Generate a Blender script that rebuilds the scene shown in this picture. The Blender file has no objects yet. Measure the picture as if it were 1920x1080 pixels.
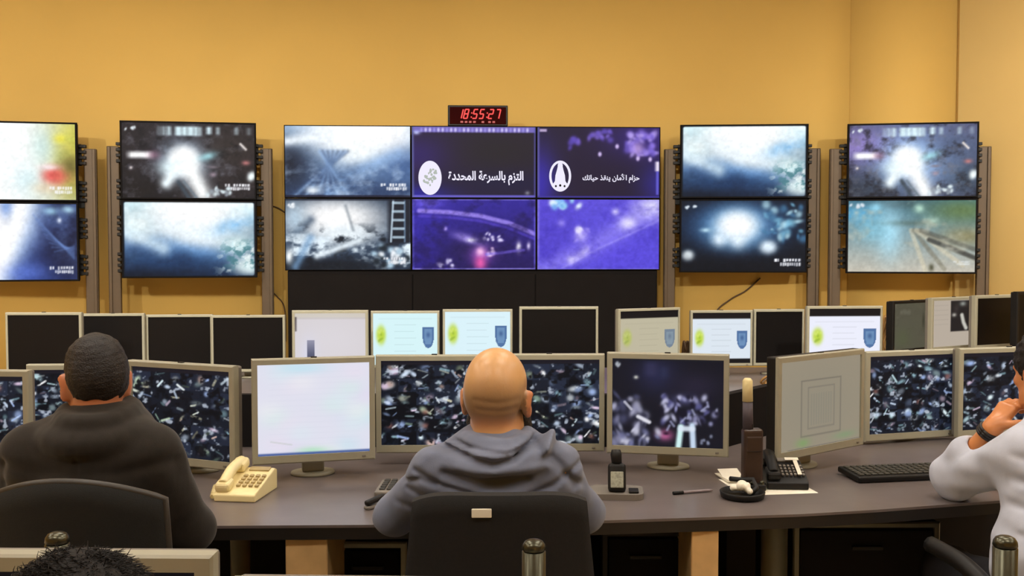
import bpy, bmesh, math, random
import numpy as np
from mathutils import Vector, Matrix

S = bpy.context.scene
COL = S.collection
PI = math.pi

# ------------------------------------------------------------------ camera
FPX = 1950.0
CAM_Z = 1.57
PITCH = math.atan(82 / FPX)
cam_data = bpy.data.cameras.new('camera')
cam_data.sensor_width = 36.0
cam_data.lens = FPX / 1920 * 36.0
cam_data.clip_start = 0.05
camera = bpy.data.objects.new('camera', cam_data)
camera.location = (0, 0, CAM_Z)
camera.rotation_euler = (PI / 2 - PITCH, 0, 0)
COL.objects.link(camera)
S.camera = camera

# ------------------------------------------------------------------ world, exposure
world = bpy.data.worlds.new('world')
S.world = world
world.use_nodes = True
world.node_tree.nodes['Background'].inputs[0].default_value = (1.0, 0.9, 0.78, 1)
world.node_tree.nodes['Background'].inputs[1].default_value = 0.15
S.view_settings.view_transform = 'Standard'
S.view_settings.look = 'None'
S.view_settings.exposure = 0.0
S.view_settings.gamma = 1.0
S.view_settings.use_curve_mapping = False

CEIL_Z = 4.3
LAMP_POWER = 18.0            # emission of the ceiling light diffusers
SPOT_POWER = 620.0           # added unseen spots that brighten the display wall


def at(px, py, Y):
    """world point at depth Y seen at photograph pixel (px, py)"""
    dx = (px - 960) / FPX
    dy = (540 - py) / FPX
    c, s = math.cos(PITCH), math.sin(PITCH)
    d = Vector((dx, c + dy * s, -s + dy * c))
    return Vector((0, 0, CAM_Z)) + d * (Y / d.y)


# ------------------------------------------------------------------ materials
def lin(c):
    c = np.asarray(c, float) / 255.0
    return np.where(c <= 0.04045, c / 12.92, ((c + 0.055) / 1.055) ** 2.4)


def rgba(c):
    l = lin(c)
    return (float(l[0]), float(l[1]), float(l[2]), 1.0)


MATS = {}


def mat(name, color, rough=0.5, metal=0.0, noise=0.0, nscale=30.0, bump=0.0, bscale=200.0,
        spec=0.5, emit=None, estr=0.0, sheen=0.0, coat=0.0):
    if name in MATS:
        return MATS[name]
    m = bpy.data.materials.new(name)
    m.use_nodes = True
    nt = m.node_tree
    b = nt.nodes['Principled BSDF']
    b.inputs['Base Color'].default_value = rgba(color)
    b.inputs['Roughness'].default_value = rough
    b.inputs['Metallic'].default_value = metal
    b.inputs['Specular IOR Level'].default_value = spec
    if sheen:
        b.inputs['Sheen Weight'].default_value = sheen
    if coat:
        b.inputs['Coat Weight'].default_value = coat
    tc = nt.nodes.new('ShaderNodeTexCoord')
    if noise:
        n = nt.nodes.new('ShaderNodeTexNoise')
        n.inputs['Scale'].default_value = nscale
        n.inputs['Detail'].default_value = 4
        nt.links.new(tc.outputs['Object'], n.inputs['Vector'])
        r = nt.nodes.new('ShaderNodeMapRange')
        r.inputs['From Min'].default_value = 0.3
        r.inputs['From Max'].default_value = 0.7
        r.inputs['To Min'].default_value = 1 - noise
        r.inputs['To Max'].default_value = 1 + noise
        nt.links.new(n.outputs['Fac'], r.inputs['Value'])
        mx = nt.nodes.new('ShaderNodeVectorMath')
        mx.operation = 'SCALE'
        mx.inputs[0].default_value = rgba(color)[:3]
        nt.links.new(r.outputs['Result'], mx.inputs['Scale'])
        nt.links.new(mx.outputs['Vector'], b.inputs['Base Color'])
    if bump:
        n2 = nt.nodes.new('ShaderNodeTexNoise')
        n2.inputs['Scale'].default_value = bscale
        n2.inputs['Detail'].default_value = 3
        nt.links.new(tc.outputs['Object'], n2.inputs['Vector'])
        bp = nt.nodes.new('ShaderNodeBump')
        bp.inputs['Strength'].default_value = bump
        bp.inputs['Distance'].default_value = 0.004
        nt.links.new(n2.outputs['Fac'], bp.inputs['Height'])
        nt.links.new(bp.outputs['Normal'], b.inputs['Normal'])
    if emit is not None:
        b.inputs['Emission Color'].default_value = rgba(emit)
        b.inputs['Emission Strength'].default_value = estr
    MATS[name] = m
    return m


def vcol_mat(name, rough=0.5, emission=0.0, sheen=0.0, bump=0.0, bscale=200, spec=0.5):
    """material reading the colour attribute Col: as pigment, or as what a screen shows"""
    if name in MATS:
        return MATS[name]
    m = bpy.data.materials.new(name)
    m.use_nodes = True
    nt = m.node_tree
    b = nt.nodes['Principled BSDF']
    a = nt.nodes.new('ShaderNodeVertexColor')
    a.layer_name = 'Col'
    b.inputs['Roughness'].default_value = rough
    b.inputs['Specular IOR Level'].default_value = spec
    if sheen:
        b.inputs['Sheen Weight'].default_value = sheen
    if emission:
        b.inputs['Base Color'].default_value = (0.003, 0.003, 0.0035, 1)
        nt.links.new(a.outputs['Color'], b.inputs['Emission Color'])
        b.inputs['Emission Strength'].default_value = emission
        m.cycles.emission_sampling = 'NONE'
    else:
        nt.links.new(a.outputs['Color'], b.inputs['Base Color'])
    if bump:
        tc = nt.nodes.new('ShaderNodeTexCoord')
        n2 = nt.nodes.new('ShaderNodeTexNoise')
        n2.inputs['Scale'].default_value = bscale
        nt.links.new(tc.outputs['Object'], n2.inputs['Vector'])
        bp = nt.nodes.new('ShaderNodeBump')
        bp.inputs['Strength'].default_value = bump
        bp.inputs['Distance'].default_value = 0.003
        nt.links.new(n2.outputs['Fac'], bp.inputs['Height'])
        nt.links.new(bp.outputs['Normal'], b.inputs['Normal'])
    MATS[name] = m
    return m


OCHRE = mat('ochre_wall_paint', (206, 170, 94), 0.75, noise=0.035, nscale=1.3, bump=0.05, bscale=90, spec=0.2)
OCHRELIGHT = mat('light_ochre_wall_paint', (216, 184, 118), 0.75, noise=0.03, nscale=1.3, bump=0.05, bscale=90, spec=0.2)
CEILING = mat('ceiling_tile', (226, 214, 190), 0.9, noise=0.03, nscale=8)
CARPET = mat('beige_floor_tile', (196, 180, 152), 0.95, noise=0.25, nscale=120, bump=0.3, bscale=400)
SILVER = mat('beige_silver_plastic', (160, 157, 138), 0.42, noise=0.03, nscale=20)
GREYPL = mat('grey_plastic', (120, 114, 106), 0.5, noise=0.03, nscale=25)
BLACKPL = mat('black_plastic', (20, 19, 19), 0.5, noise=0.1, nscale=25, spec=.3)
BLACKMATT = mat('matt_black_panel', (23, 20, 20), 0.8, noise=0.1, nscale=6, spec=.12)
OFFGLASS = mat('dark_screen_glass', (15, 12, 12), 0.4, noise=0.08, nscale=9, spec=.2)
DARKBEZEL = mat('dark_display_bezel', (17, 15, 17), 0.7, noise=0.05, nscale=20, spec=.12)
POSTM = mat('brown_grey_metal', (90, 74, 56), 0.5, metal=0.25, noise=0.06, nscale=14)
STEEL = mat('brushed_steel', (80, 79, 66), 0.3, metal=0.9, noise=0.06, nscale=60)
COLUMN = mat('olive_grey_metal', (98, 96, 82), 0.4, metal=0.4, noise=0.06, nscale=20)
DESK = mat('brown_grey_laminate', (106, 97, 95), 0.3, noise=0.10, nscale=9, bump=0.03, bscale=150)
DESKEDGE = mat('dark_desk_edge', (26, 22, 20), 0.5, noise=0.08, nscale=20)
WOODTAN = mat('tan_wood_veneer', (226, 186, 128), 0.45, noise=0.12, nscale=11)
CREAM = mat('cream_phone_plastic', (236, 220, 164), 0.4, noise=0.03, nscale=20)
CREAMDARK = mat('cream_key_plastic', (176, 156, 108), 0.45, noise=0.05, nscale=20)
PAPER = mat('white_paper', (238, 232, 214), 0.8, noise=0.03, nscale=25)
BLACKFAB = mat('black_chair_fabric', (21, 20, 20), 0.9, noise=0.15, nscale=160, bump=0.25, bscale=500)
BLACKMESH = mat('black_chair_mesh', (17, 18, 16), 0.85, noise=0.2, nscale=220, bump=0.3, bscale=600)
RIM = mat('dark_grey_rim', (52, 48, 43), 0.5, noise=0.06, nscale=20)
BROWNCABLE = mat('tan_cable', (150, 112, 62), 0.6, noise=0.15, nscale=40)
CABLE = mat('dark_cable', (70, 48, 24), 0.6, noise=0.1, nscale=40)
LEDRED = mat('red_led', (60, 10, 10), 0.7, spec=.1, emit=(255, 88, 84), estr=1.1)
LEDDIM = mat('dim_red_led', (120, 20, 20), 0.4, emit=(140, 40, 44), estr=0.7)
CLOCKFACE = mat('clock_face_plastic', (44, 5, 5), 0.8, noise=0.1, nscale=12, spec=.05)
CAPTION = mat('white_screen_lettering', (20, 20, 24), 0.7, spec=.1, emit=(240, 236, 255), estr=1.0)
CAPTIONGREY = mat('grey_screen_mark', (20, 20, 20), 0.7, spec=.1, emit=(178, 186, 178), estr=1.0)
DIFFUSER = mat('lit_diffuser', (255, 240, 215), 0.6, emit=(255, 247, 236), estr=LAMP_POWER)
SCREEN = vcol_mat('lit_display', 0.5, emission=1.0, spec=.12)
SCREENHI = vcol_mat('lit_wall_display', 0.5, emission=1.05, spec=.1)


# ------------------------------------------------------------------ object helpers
def tag(o, label=None, cat=None, group=None, kind=None):
    if label:
        o['label'] = label
    if cat:
        o['category'] = cat
    if group:
        o['group'] = group
    if kind:
        o['kind'] = kind
    return o


def empty(name, loc=(0, 0, 0), rz=0.0, label=None, cat=None, group=None):
    o = bpy.data.objects.new(name, None)
    o.empty_display_size = 0.1
    o.location = loc
    o.rotation_euler = (0, 0, rz)
    COL.objects.link(o)
    return tag(o, label, cat, group)


def link_mesh(name, me, m, parent=None, loc=None, smooth=False):
    o = bpy.data.objects.new(name, me)
    if m is not None:
        me.materials.append(m)
    if parent is not None:
        o.parent = parent
    if loc is not None:
        o.location = loc
    if smooth:
        me.shade_smooth()
    COL.objects.link(o)
    return o


class MB:
    """collects shapes into one mesh"""

    def __init__(self):
        self.bm = bmesh.new()

    def box(self, c, s, bevel=0.0, rot=None, seg=2):
        t = bmesh.new()
        bmesh.ops.create_cube(t, size=1.0)
        bmesh.ops.scale(t, vec=s, verts=t.verts)
        if bevel:
            bmesh.ops.bevel(t, geom=t.edges[:], offset=bevel, segments=seg, profile=0.5, affect='EDGES')
        M = Matrix.Translation(Vector(c))
        if rot is not None:
            M = M @ rot.to_4x4()
        bmesh.ops.transform(t, matrix=M, verts=t.verts)
        self._merge(t)
        return self

    def _merge(self, t):
        me = bpy.data.meshes.new('tmp')
        t.to_mesh(me)
        t.free()
        self.bm.from_mesh(me)
        bpy.data.meshes.remove(me)

    def tube(self, pts, r, seg=10, caps=True):
        pts = [Vector(p) for p in pts]
        n = len(pts)
        rad = r if isinstance(r, (list, tuple)) else [r] * n
        rings = []
        up = Vector((0, 0, 1))
        prev = None
        for i, p in enumerate(pts):
            t = (pts[min(i + 1, n - 1)] - pts[max(i - 1, 0)]).normalized()
            if prev is None:
                a = t.cross(up)
                if a.length < 1e-3:
                    a = t.cross(Vector((1, 0, 0)))
                a.normalize()
            else:
                a = (prev - t * prev.dot(t)).normalized()
            prev = a
            b = t.cross(a)
            rings.append([self.bm.verts.new(p + (a * math.cos(2 * PI * k / seg) + b * math.sin(2 * PI * k / seg)) * rad[i])
                          for k in range(seg)])
        for i in range(n - 1):
            for k in range(seg):
                f = self.bm.faces.new((rings[i][k], rings[i][(k + 1) % seg], rings[i + 1][(k + 1) % seg], rings[i + 1][k]))
                f.smooth = True
        if caps:
            self.bm.faces.new(list(reversed(rings[0])))
            self.bm.faces.new(rings[-1])
        return self

    def lathe(self, prof, c=(0, 0, 0), seg=28, sx=1.0, sy=1.0):
        """prof: (radius, z) list from bottom to top"""
        c = Vector(c)
        rings = []
        for r, z in prof:
            rings.append([self.bm.verts.new(c + Vector((r * sx * math.cos(2 * PI * k / seg), r * sy * math.sin(2 * PI * k / seg), z)))
                          for k in range(seg)])
        for i in range(len(rings) - 1):
            for k in range(seg):
                f = self.bm.faces.new((rings[i][k], rings[i][(k + 1) % seg], rings[i + 1][(k + 1) % seg], rings[i + 1][k]))
                f.smooth = True
        self.bm.faces.new(list(reversed(rings[0])))
        self.bm.faces.new(rings[-1])
        return self

    def prism(self, poly, z0, z1):
        """poly: xy outline"""
        lo = [self.bm.verts.new((x, y, z0)) for x, y in poly]
        hi = [self.bm.verts.new((x, y, z1)) for x, y in poly]
        n = len(poly)
        for i in range(n):
            self.bm.faces.new((lo[i], lo[(i + 1) % n], hi[(i + 1) % n], hi[i]))
        self.bm.faces.new(list(reversed(lo)))
        self.bm.faces.new(hi)
        return self

    def plate(self, outline, y0, y1, holes=None):
        """outline in xz, extruded along y"""
        a = [self.bm.verts.new((x, y0, z)) for x, z in outline]
        b = [self.bm.verts.new((x, y1, z)) for x, z in outline]
        n = len(outline)
        for i in range(n):
            self.bm.faces.new((a[i], a[(i + 1) % n], b[(i + 1) % n], b[i]))
        self.bm.faces.new(list(reversed(a)))
        self.bm.faces.new(b)
        return self

    def ring(self, x0, x1, z0, z1, bl, br, bt, bb, y0, y1):
        """rectangular picture-frame ring in the xz plane, y0 front, y1 back"""
        o = [(x0, z0), (x1, z0), (x1, z1), (x0, z1)]
        i = [(x0 + bl, z0 + bb), (x1 - br, z0 + bb), (x1 - br, z1 - bt), (x0 + bl, z1 - bt)]
        ch = min(0.004, (y1 - y0) * 0.3)
        oc = [(x0 + ch, z0 + ch), (x1 - ch, z0 + ch), (x1 - ch, z1 - ch), (x0 + ch, z1 - ch)]
        V = lambda P, y: [self.bm.verts.new((x, y, z)) for x, z in P]
        OF, OM, OB, IF, IB = V(oc, y0), V(o, y0 + ch), V(o, y1), V(i, y0), V(i, y1)
        for A, B in ((IF, OF), (OF, OM), (OM, OB), (OB, IB), (IB, IF)):
            for k in range(4):
                self.bm.faces.new((A[k], A[(k + 1) % 4], B[(k + 1) % 4], B[k]))
        return self

    def build(self, name, m, parent=None, loc=None, smooth=False):
        bmesh.ops.recalc_face_normals(self.bm, faces=self.bm.faces[:])
        me = bpy.data.meshes.new(name)
        self.bm.to_mesh(me)
        self.bm.free()
        o = link_mesh(name, me, m, parent, loc)
        if smooth:
            me.shade_smooth()
        return o


def rounded_rect(w, h, r, n=5, cx=0, cz=0):
    pts = []
    for sx, sz, a0 in ((1, -1, -90), (1, 1, 0), (-1, 1, 90), (-1, -1, 180)):
        for k in range(n + 1):
            a = math.radians(a0 + 90 * k / n)
            pts.append((cx + sx * (w / 2 - r) + r * math.cos(a), cz + sz * (h / 2 - r) + r * math.sin(a)))
    return pts


def text_mesh(body, size, offset=0.0, extrude=0.0):
    c = bpy.data.curves.new('caption', 'FONT')
    c.body = body
    c.size = size
    c.offset = offset
    c.extrude = extrude
    c.align_x = 'CENTER'
    c.align_y = 'CENTER'
    o = bpy.data.objects.new('caption_tmp', c)
    COL.objects.link(o)
    bpy.context.view_layer.update()
    me = bpy.data.meshes.new_from_object(o.evaluated_get(bpy.context.evaluated_depsgraph_get()))
    bpy.data.objects.remove(o)
    bpy.data.curves.remove(c)
    return me
# ------------------------------------------------------------------ the room shell
def wall_y(x):                       # the far wall bows gently towards the room at both ends
    d = x + 0.3
    return 9.0 - (0.045 if d < 0 else 0.032) * d * d


def struct(o):
    o['kind'] = 'structure'
    return o


def wall_slab(name, a, b, z0=0.0, z1=CEIL_Z, t=0.15, out=1):
    """vertical slab from plan point a to b; thickness on the far side"""
    a, b = Vector(a), Vector(b)
    d = (b - a).normalized()
    n = Vector((-d.y, d.x)) * t * out
    mb = MB()
    mb.prism([tuple(a), tuple(b), tuple(b + n), tuple(a + n)], z0, z1)
    return struct(mb.build(name, OCHRE))


XA, XB = 2.80, 3.62


def wall_run(name, pts, t=0.15, paint=OCHRE):
    """bowed wall through plan points, thickness on the far side"""
    mb = MB()
    mb.prism(list(pts) + [(x, y + t) for x, y in reversed(pts)], 0, CEIL_Z)
    o = struct(mb.build(name, paint))
    for p in o.data.polygons:
        p.use_smooth = abs(p.normal.z) < .5 and abs(p.normal.x) < .6
    return o


n_ = 30
wall_run('wall_back', [(-6.5 + (XA + 6.5) * k / n_, wall_y(-6.5 + (XA + 6.5) * k / n_)) for k in range(n_ + 1)])
wall_run('wall_back_recess', [(XA, wall_y(XA) + .015), (XB, wall_y(XB) + .02)], .12)
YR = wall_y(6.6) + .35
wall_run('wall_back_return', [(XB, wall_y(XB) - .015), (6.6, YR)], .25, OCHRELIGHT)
wall_slab('wall_left', (-6.5, -3.0), (-6.5, wall_y(-6.5)))
wall_slab('wall_right', (6.6, YR), (6.6, -3.0))
wall_slab('wall_rear', (6.6, -3.0), (-6.5, -3.0))
f = MB().box((0, 3.3, -0.05), (14.0, 13.4, 0.1)).build('floor', CARPET)
struct(f)
c = MB().box((0, 3.3, CEIL_Z + 0.05), (14.0, 13.4, 0.1)).build('ceiling', CEILING)
struct(c)


def ceiling_light(x, y, label, sx=1.2, sy=0.6, m=DIFFUSER):
    t = empty('ceiling_light', (x, y, CEIL_Z), 0, label, 'ceiling light', 'ceiling light panels')
    MB().ring(-sx / 2, sx / 2, -sy / 2, sy / 2, .03, .03, .03, .03, -0.03, 0.0).build('frame', SILVER, t).rotation_euler = (-PI / 2, 0, 0)
    MB().box((0, 0, -0.012), (sx - .06, sy - .06, 0.016)).build('diffuser', m, t)
    return t


for iy, y in enumerate((0.4, 2.7, 5.0)):
    for ix, x in enumerate((-4.2, -1.4, 1.4, 4.2)):
        ceiling_light(x, y, 'flat ceiling light panel above the %s, %s' % (
            ('foreground desk', 'front desk row', 'gap between the desk rows')[iy],
            ('far left one', 'one left of the middle', 'one right of the middle', 'far right one')[ix]))


def spotlight(x, y, aim, label, k=1.0):  # unseen lamp added to lift the wall strip below the displays
    p = Vector((x, y, CEIL_Z - .16))
    t = empty('added_wall_spotlight', (x, y, CEIL_Z), 0, label, 'spotlight', 'added unseen spotlights aimed at the display wall')
    MB().tube([(0, 0, 0), (0, 0, -.14)], .012, 10).build('stem', BLACKPL, t)
    d = (Vector(aim) - p).normalized()
    q = p - Vector((x, y, CEIL_Z))
    MB().tube([q - d * .09, q + d * .02, q + d * .10], [.045, .06, .075], 20).build('lamp_housing', BLACKPL, t)
    MB().tube([q + d * .101, q + d * .104], .068, 20).build('lens', DIFFUSER, t)
    ld = bpy.data.lights.new('spot', 'SPOT')
    ld.energy = SPOT_POWER * k
    ld.color = (1.0, .93, .80)
    ld.spot_size = math.radians(64)
    ld.spot_blend = .7
    ld.shadow_soft_size = .12
    lo = bpy.data.objects.new('spot', ld)
    lo.location = q + d * .16
    lo.rotation_euler = d.to_track_quat('-Z', 'Y').to_euler()
    lo.parent = t
    COL.objects.link(lo)


for x, w, k in ((-4.4, 'far left', 1.0), (-2.2, 'second from left', .95), (0.0, 'middle', .95), (2.2, 'second from right', .68), (4.6, 'far right', 1.7)):
    spotlight(x, 1.0, (x * (1.05 if x < 4.5 else 1.25), 8.8, .95), 'added unseen spotlight aimed at the display wall, %s one of its row' % w, k)
# ------------------------------------------------------------------ what the screens show (small numpy paintings)
RNG = np.random.default_rng(7)


def canvas(w, h, c):
    im = np.zeros((h, w, 3))
    im[:] = np.asarray(c, float)
    return im


def grid(im):
    h, w = im.shape[:2]
    u = (np.arange(w) + .5) / w
    v = (np.arange(h) + .5) / h
    return np.meshgrid(u, v)


def mixin(im, mask, c):
    im[:] = im * (1 - mask[..., None]) + np.asarray(c, float) * mask[..., None]
    return im


def blob(im, u, v, ru, rv, c, a=1.0, p=2.0, rot=0.0):
    U, V = grid(im)
    du, dv = U - u, V - v
    if rot:
        cr, sr = math.cos(rot), math.sin(rot)
        asp = im.shape[1] / im.shape[0]
        du, dv = du * asp, dv
        du, dv = (du * cr + dv * sr) / asp, -du * sr + dv * cr
    m = np.exp(-((du / ru) ** 2 + (dv / rv) ** 2) ** (p / 2)) * a
    return mixin(im, np.clip(m, 0, 1), c)


def vgrad(im, c0, c1):
    U, V = grid(im)
    im[:] = np.asarray(c0, float) * (1 - V[..., None]) + np.asarray(c1, float) * V[..., None]
    return im


def rect(im, u0, v0, u1, v1, c, a=1.0, soft=0.008):
    U, V = grid(im)
    s = lambda x: np.clip(x / soft * .5 + .5, 0, 1)
    return mixin(im, s(U - u0) * s(u1 - U) * s(V - v0) * s(v1 - V) * a, c)


def stroke(im, pts, w, c, a=1.0, soft=False):
    U, V = grid(im)
    asp = im.shape[1] / im.shape[0]
    best = np.full(U.shape, 9.0)
    for (x0, y0), (x1, y1) in zip(pts[:-1], pts[1:]):
        ax, ay, bx, by = x0 * asp, y0, x1 * asp, y1
        dx, dy = bx - ax, by - ay
        t = np.clip(((U * asp - ax) * dx + (V - ay) * dy) / (dx * dx + dy * dy + 1e-9), 0, 1)
        best = np.minimum(best, np.hypot(U * asp - ax - t * dx, V - ay - t * dy))
    if soft:
        return mixin(im, np.exp(-(best / w) ** 2) * a, c)
    return mixin(im, np.clip(1.5 - best / w, 0, 1) * a, c)


def fnoise(w, h, nx, ny, seed, oct=3):
    r = np.random.default_rng(seed)
    out = np.zeros((h, w))
    amp = 1.0
    tot = 0
    for o in range(oct):
        gx, gy = max(2, int(nx * 2 ** o)), max(2, int(ny * 2 ** o))
        g = r.random((gy + 2, gx + 2))
        x = np.linspace(0, gx, w, endpoint=False)
        y = np.linspace(0, gy, h, endpoint=False)
        xi, yi = x.astype(int), y.astype(int)
        fx, fy = x - xi, y - yi
        fx, fy = fx * fx * (3 - 2 * fx), fy * fy * (3 - 2 * fy)
        a = g[np.ix_(yi, xi)] * (1 - fx) + g[np.ix_(yi, xi + 1)] * fx
        b = g[np.ix_(yi + 1, xi)] * (1 - fx) + g[np.ix_(yi + 1, xi + 1)] * fx
        out += amp * (a * (1 - fy[:, None]) + b * fy[:, None])
        tot += amp
        amp *= .55
    return out / tot


def speck(im, u0, v0, u1, v1, n, seed, cols, r0=.008, r1=.02, a=.95):
    r = np.random.default_rng(seed)
    for k in range(n):
        blob(im, r.uniform(u0, u1), r.uniform(v0, v1), r.uniform(r0, r1), r.uniform(r0, r1) * 1.7,
             cols[r.integers(len(cols))], a, 2.5, r.uniform(-.8, .8))
    return im


def stamp(im, u0, v0, u1, v1, seed, c=(250, 250, 255)):
    """the blurred date line of a camera picture"""
    r = np.random.default_rng(seed)
    n = 9
    for row, (va, vb, ua) in enumerate(((v0, v0 + (v1 - v0) * .46, u0), (v0 + (v1 - v0) * .5, v1, u0 + (u1 - u0) * .22))):
        for k in range(n):
            x = ua + (u1 - ua) * k / n
            dx = (u1 - ua) / n
            if row == 0 and k in (2,):
                continue
            rect(im, x, va, x + dx * r.uniform(.5, .9), vb - (vb - va) * r.uniform(0, .3), c, r.uniform(.75, 1), .006)
    return im


def smear(im, nx, ny, seed, lo, hi, c0, c1, mask=None):
    h, w = im.shape[:2]
    n = np.clip((fnoise(w, h, nx, ny, seed) - lo) / (hi - lo), 0, 1)
    if mask is not None:
        n = n * mask
    col = np.asarray(c0, float) * (1 - n[..., None]) + np.asarray(c1, float) * n[..., None]
    im[:] = im * (1 - n[..., None]) + col * n[..., None]
    return im


WW, WH = 168, 96


def grain(im, seed, a=.045, sc=40):
    h, w = im.shape[:2]
    n = fnoise(w, h, sc, sc * .6, seed, 2) - .5
    im[:] = np.clip(im * (1 + n[..., None] * 2 * a) + n[..., None] * 26 * a * 6, 0, 255)
    return im


def cloudy(im, nx, ny, seed, c, lo, hi, mask, a=.6, oct=4):
    h, w = im.shape[:2]
    n = np.clip((fnoise(w, h, nx, ny, seed, oct) - lo) / (hi - lo), 0, 1)
    return mixin(im, n * np.clip(mask, 0, 1) * a, c)


def s_glare_yellow():
    im = canvas(WW, WH, (214, 222, 206))
    U, V = grid(im)
    blob(im, 1.0, .25, .2, .5, (206, 196, 70), .9, 2)
    blob(im, .97, .75, .14, .3, (176, 150, 66), .85)
    blob(im, .95, .55, .09, .14, (86, 80, 34), .75)
    blob(im, .42, .4, .33, 1.2, (252, 255, 255), 1, 4)
    blob(im, .74, .3, .09, .22, (196, 230, 232), .6)
    blob(im, .62, .75, .12, .2, (190, 228, 238), .5)
    blob(im, .83, .68, .10, .13, (224, 88, 84), .95, 3)
    blob(im, .78, .57, .08, .04, (246, 230, 232), .9)
    blob(im, .75, .84, .1, .08, (226, 206, 176), .7)
    blob(im, .88, .2, .05, .06, (240, 226, 70), .8)
    cloudy(im, 6, 5, 3, (150, 190, 90), .5, .8, (U - .8) * 4, .5)
    return grain(stamp(im, .79, .82, .97, .92, 1), 1)


def s_glare_blue():
    im = canvas(WW, WH, (40, 58, 124))
    U, V = grid(im)
    blob(im, .98, .6, .3, .5, (22, 26, 54), .95, 3)
    blob(im, .9, .1, .2, .2, (30, 40, 70), .8)
    stroke(im, [(.62, .0), (.58, .35), (.45, .7), (.38, 1)], .22, (170, 205, 250), .75, True)
    stroke(im, [(.58, -.1), (.52, .3), (.40, .65), (.3, 1)], .2, (255, 255, 255), 1, True)
    blob(im, .3, .4, .2, .7, (255, 255, 255), 1, 4)
    blob(im, .45, .05, .05, .12, (120, 160, 230), .7)
    blob(im, .6, .9, .16, .12, (92, 120, 214), .7)
    blob(im, .79, .1, .06, .05, (160, 205, 225), .9)
    blob(im, .93, .08, .05, .05, (190, 232, 245), .9)
    for k in range(9):
        stroke(im, [(.66 + .02 * k, .15 + .06 * k), (.97, .72 - .02 * k)], .014, (100, 130, 190), .3, True)
    cloudy(im, 8, 6, 4, (110, 140, 205), .45, .8, (U - .55) * 3 * (1.1 - V), .5)
    blob(im, .86, .22, .018, .035, (225, 235, 255), .9)
    return grain(stamp(im, .78, .82, .97, .92, 2), 2)


def s_headlight(tint=0):
    base = ((36, 30, 34), (84, 86, 120))[tint]
    im = canvas(WW, WH, base)
    U, V = grid(im)
    if tint:
        blob(im, .15, .9, .5, .3, (40, 46, 58), .95)
        blob(im, .12, .30, .24, .22, (150, 124, 200), .85)
        blob(im, .92, .75, .22, .35, (52, 66, 82), .9)
        blob(im, .5, .5, .3, .4, (150, 195, 250), .9)
        blob(im, .85, .3, .2, .2, (76, 92, 124), .8)
    else:
        blob(im, .47, .5, .22, .34, (120, 140, 168), .7)
        blob(im, .15, .9, .4, .25, (22, 18, 20), .8)
        blob(im, .8, .35, .25, .25, (52, 44, 42), .8)
        blob(im, .85, .75, .2, .2, (40, 34, 36), .8)
    cloudy(im, 14, 10, 77, (18, 16, 22), .5, .8, 1 + 0 * U, .7)
    cloudy(im, 18, 12, 78, (110, 110, 120), .56, .9, 1 + 0 * U, .55)
    r = np.random.default_rng(11)
    for x, ww, a in ((.27, .02, .45), (.30, .03, .6), (.34, .03, .85), (.40, .05, 1), (.45, .04, 1), (.49, .05, 1), (.54, .03, 1), (.575, .02, .9), (.635, .035, .95), (.71, .02, .85), (.85, .02, .75), (.94, .03, .35)):
        rect(im, x, .05, x + ww, .17 - .02 * (x > .6), (212, 236, 244), a, .016)
    rect(im, .05, .39, .22, .47, (255, 255, 255), 1, .025)
    blob(im, .24, .43, .05, .06, (190, 130, 160), .5)
    blob(im, .46, .50, .15, .22, (220, 240, 255), .9, 2.5)
    blob(im, .46, .50, .12, .2, (255, 255, 255), 1, 5)
    blob(im, .36, .6, .09, .1, (225, 245, 250), .9, 2)
    stroke(im, [(.42, .55), (.33, .8)], .08, (238, 250, 255), 1, True)
    stroke(im, [(.49, .55), (.60, .93)], .12, (252, 255, 255), 1, True)
    stroke(im, [(.42, .78), (.5, 1)], .03, (60, 72, 84), .9, True)
    stroke(im, [(.46, .78), (.56, 1)], .02, (110, 124, 136), .8, True)
    blob(im, .64, .44, .07, .05, (160, 216, 226), .85, 2, -.3)
    blob(im, .68, .58, .04, .02, (130, 120, 130), .8)
    blob(im, .68, .68, .025, .03, (170, 150, 165), .8)
    blob(im, .97, .70, .03, .07, (245, 255, 255), 1, 3, .4)
    blob(im, .93, .52, .03, .03, (190, 120, 120), .9)
    stroke(im, [(.89, .27), (.93, .34)], .018, (230, 222, 218), .95, True)
    blob(im, .07, .6, .012, .02, (230, 220, 220), .9)
    speck(im, .62, .86, .82, .97, 14, 5, [(220, 235, 240), (150, 160, 170)], .01, .022, .85)
    speck(im, .03, .07, .12, .1, 5, 6, [(220, 230, 235)], .008, .014, .9)
    if not tint:
        stamp(im, .77, .8, .96, .89, 3)
    return grain(im, 3 + tint)


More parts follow.
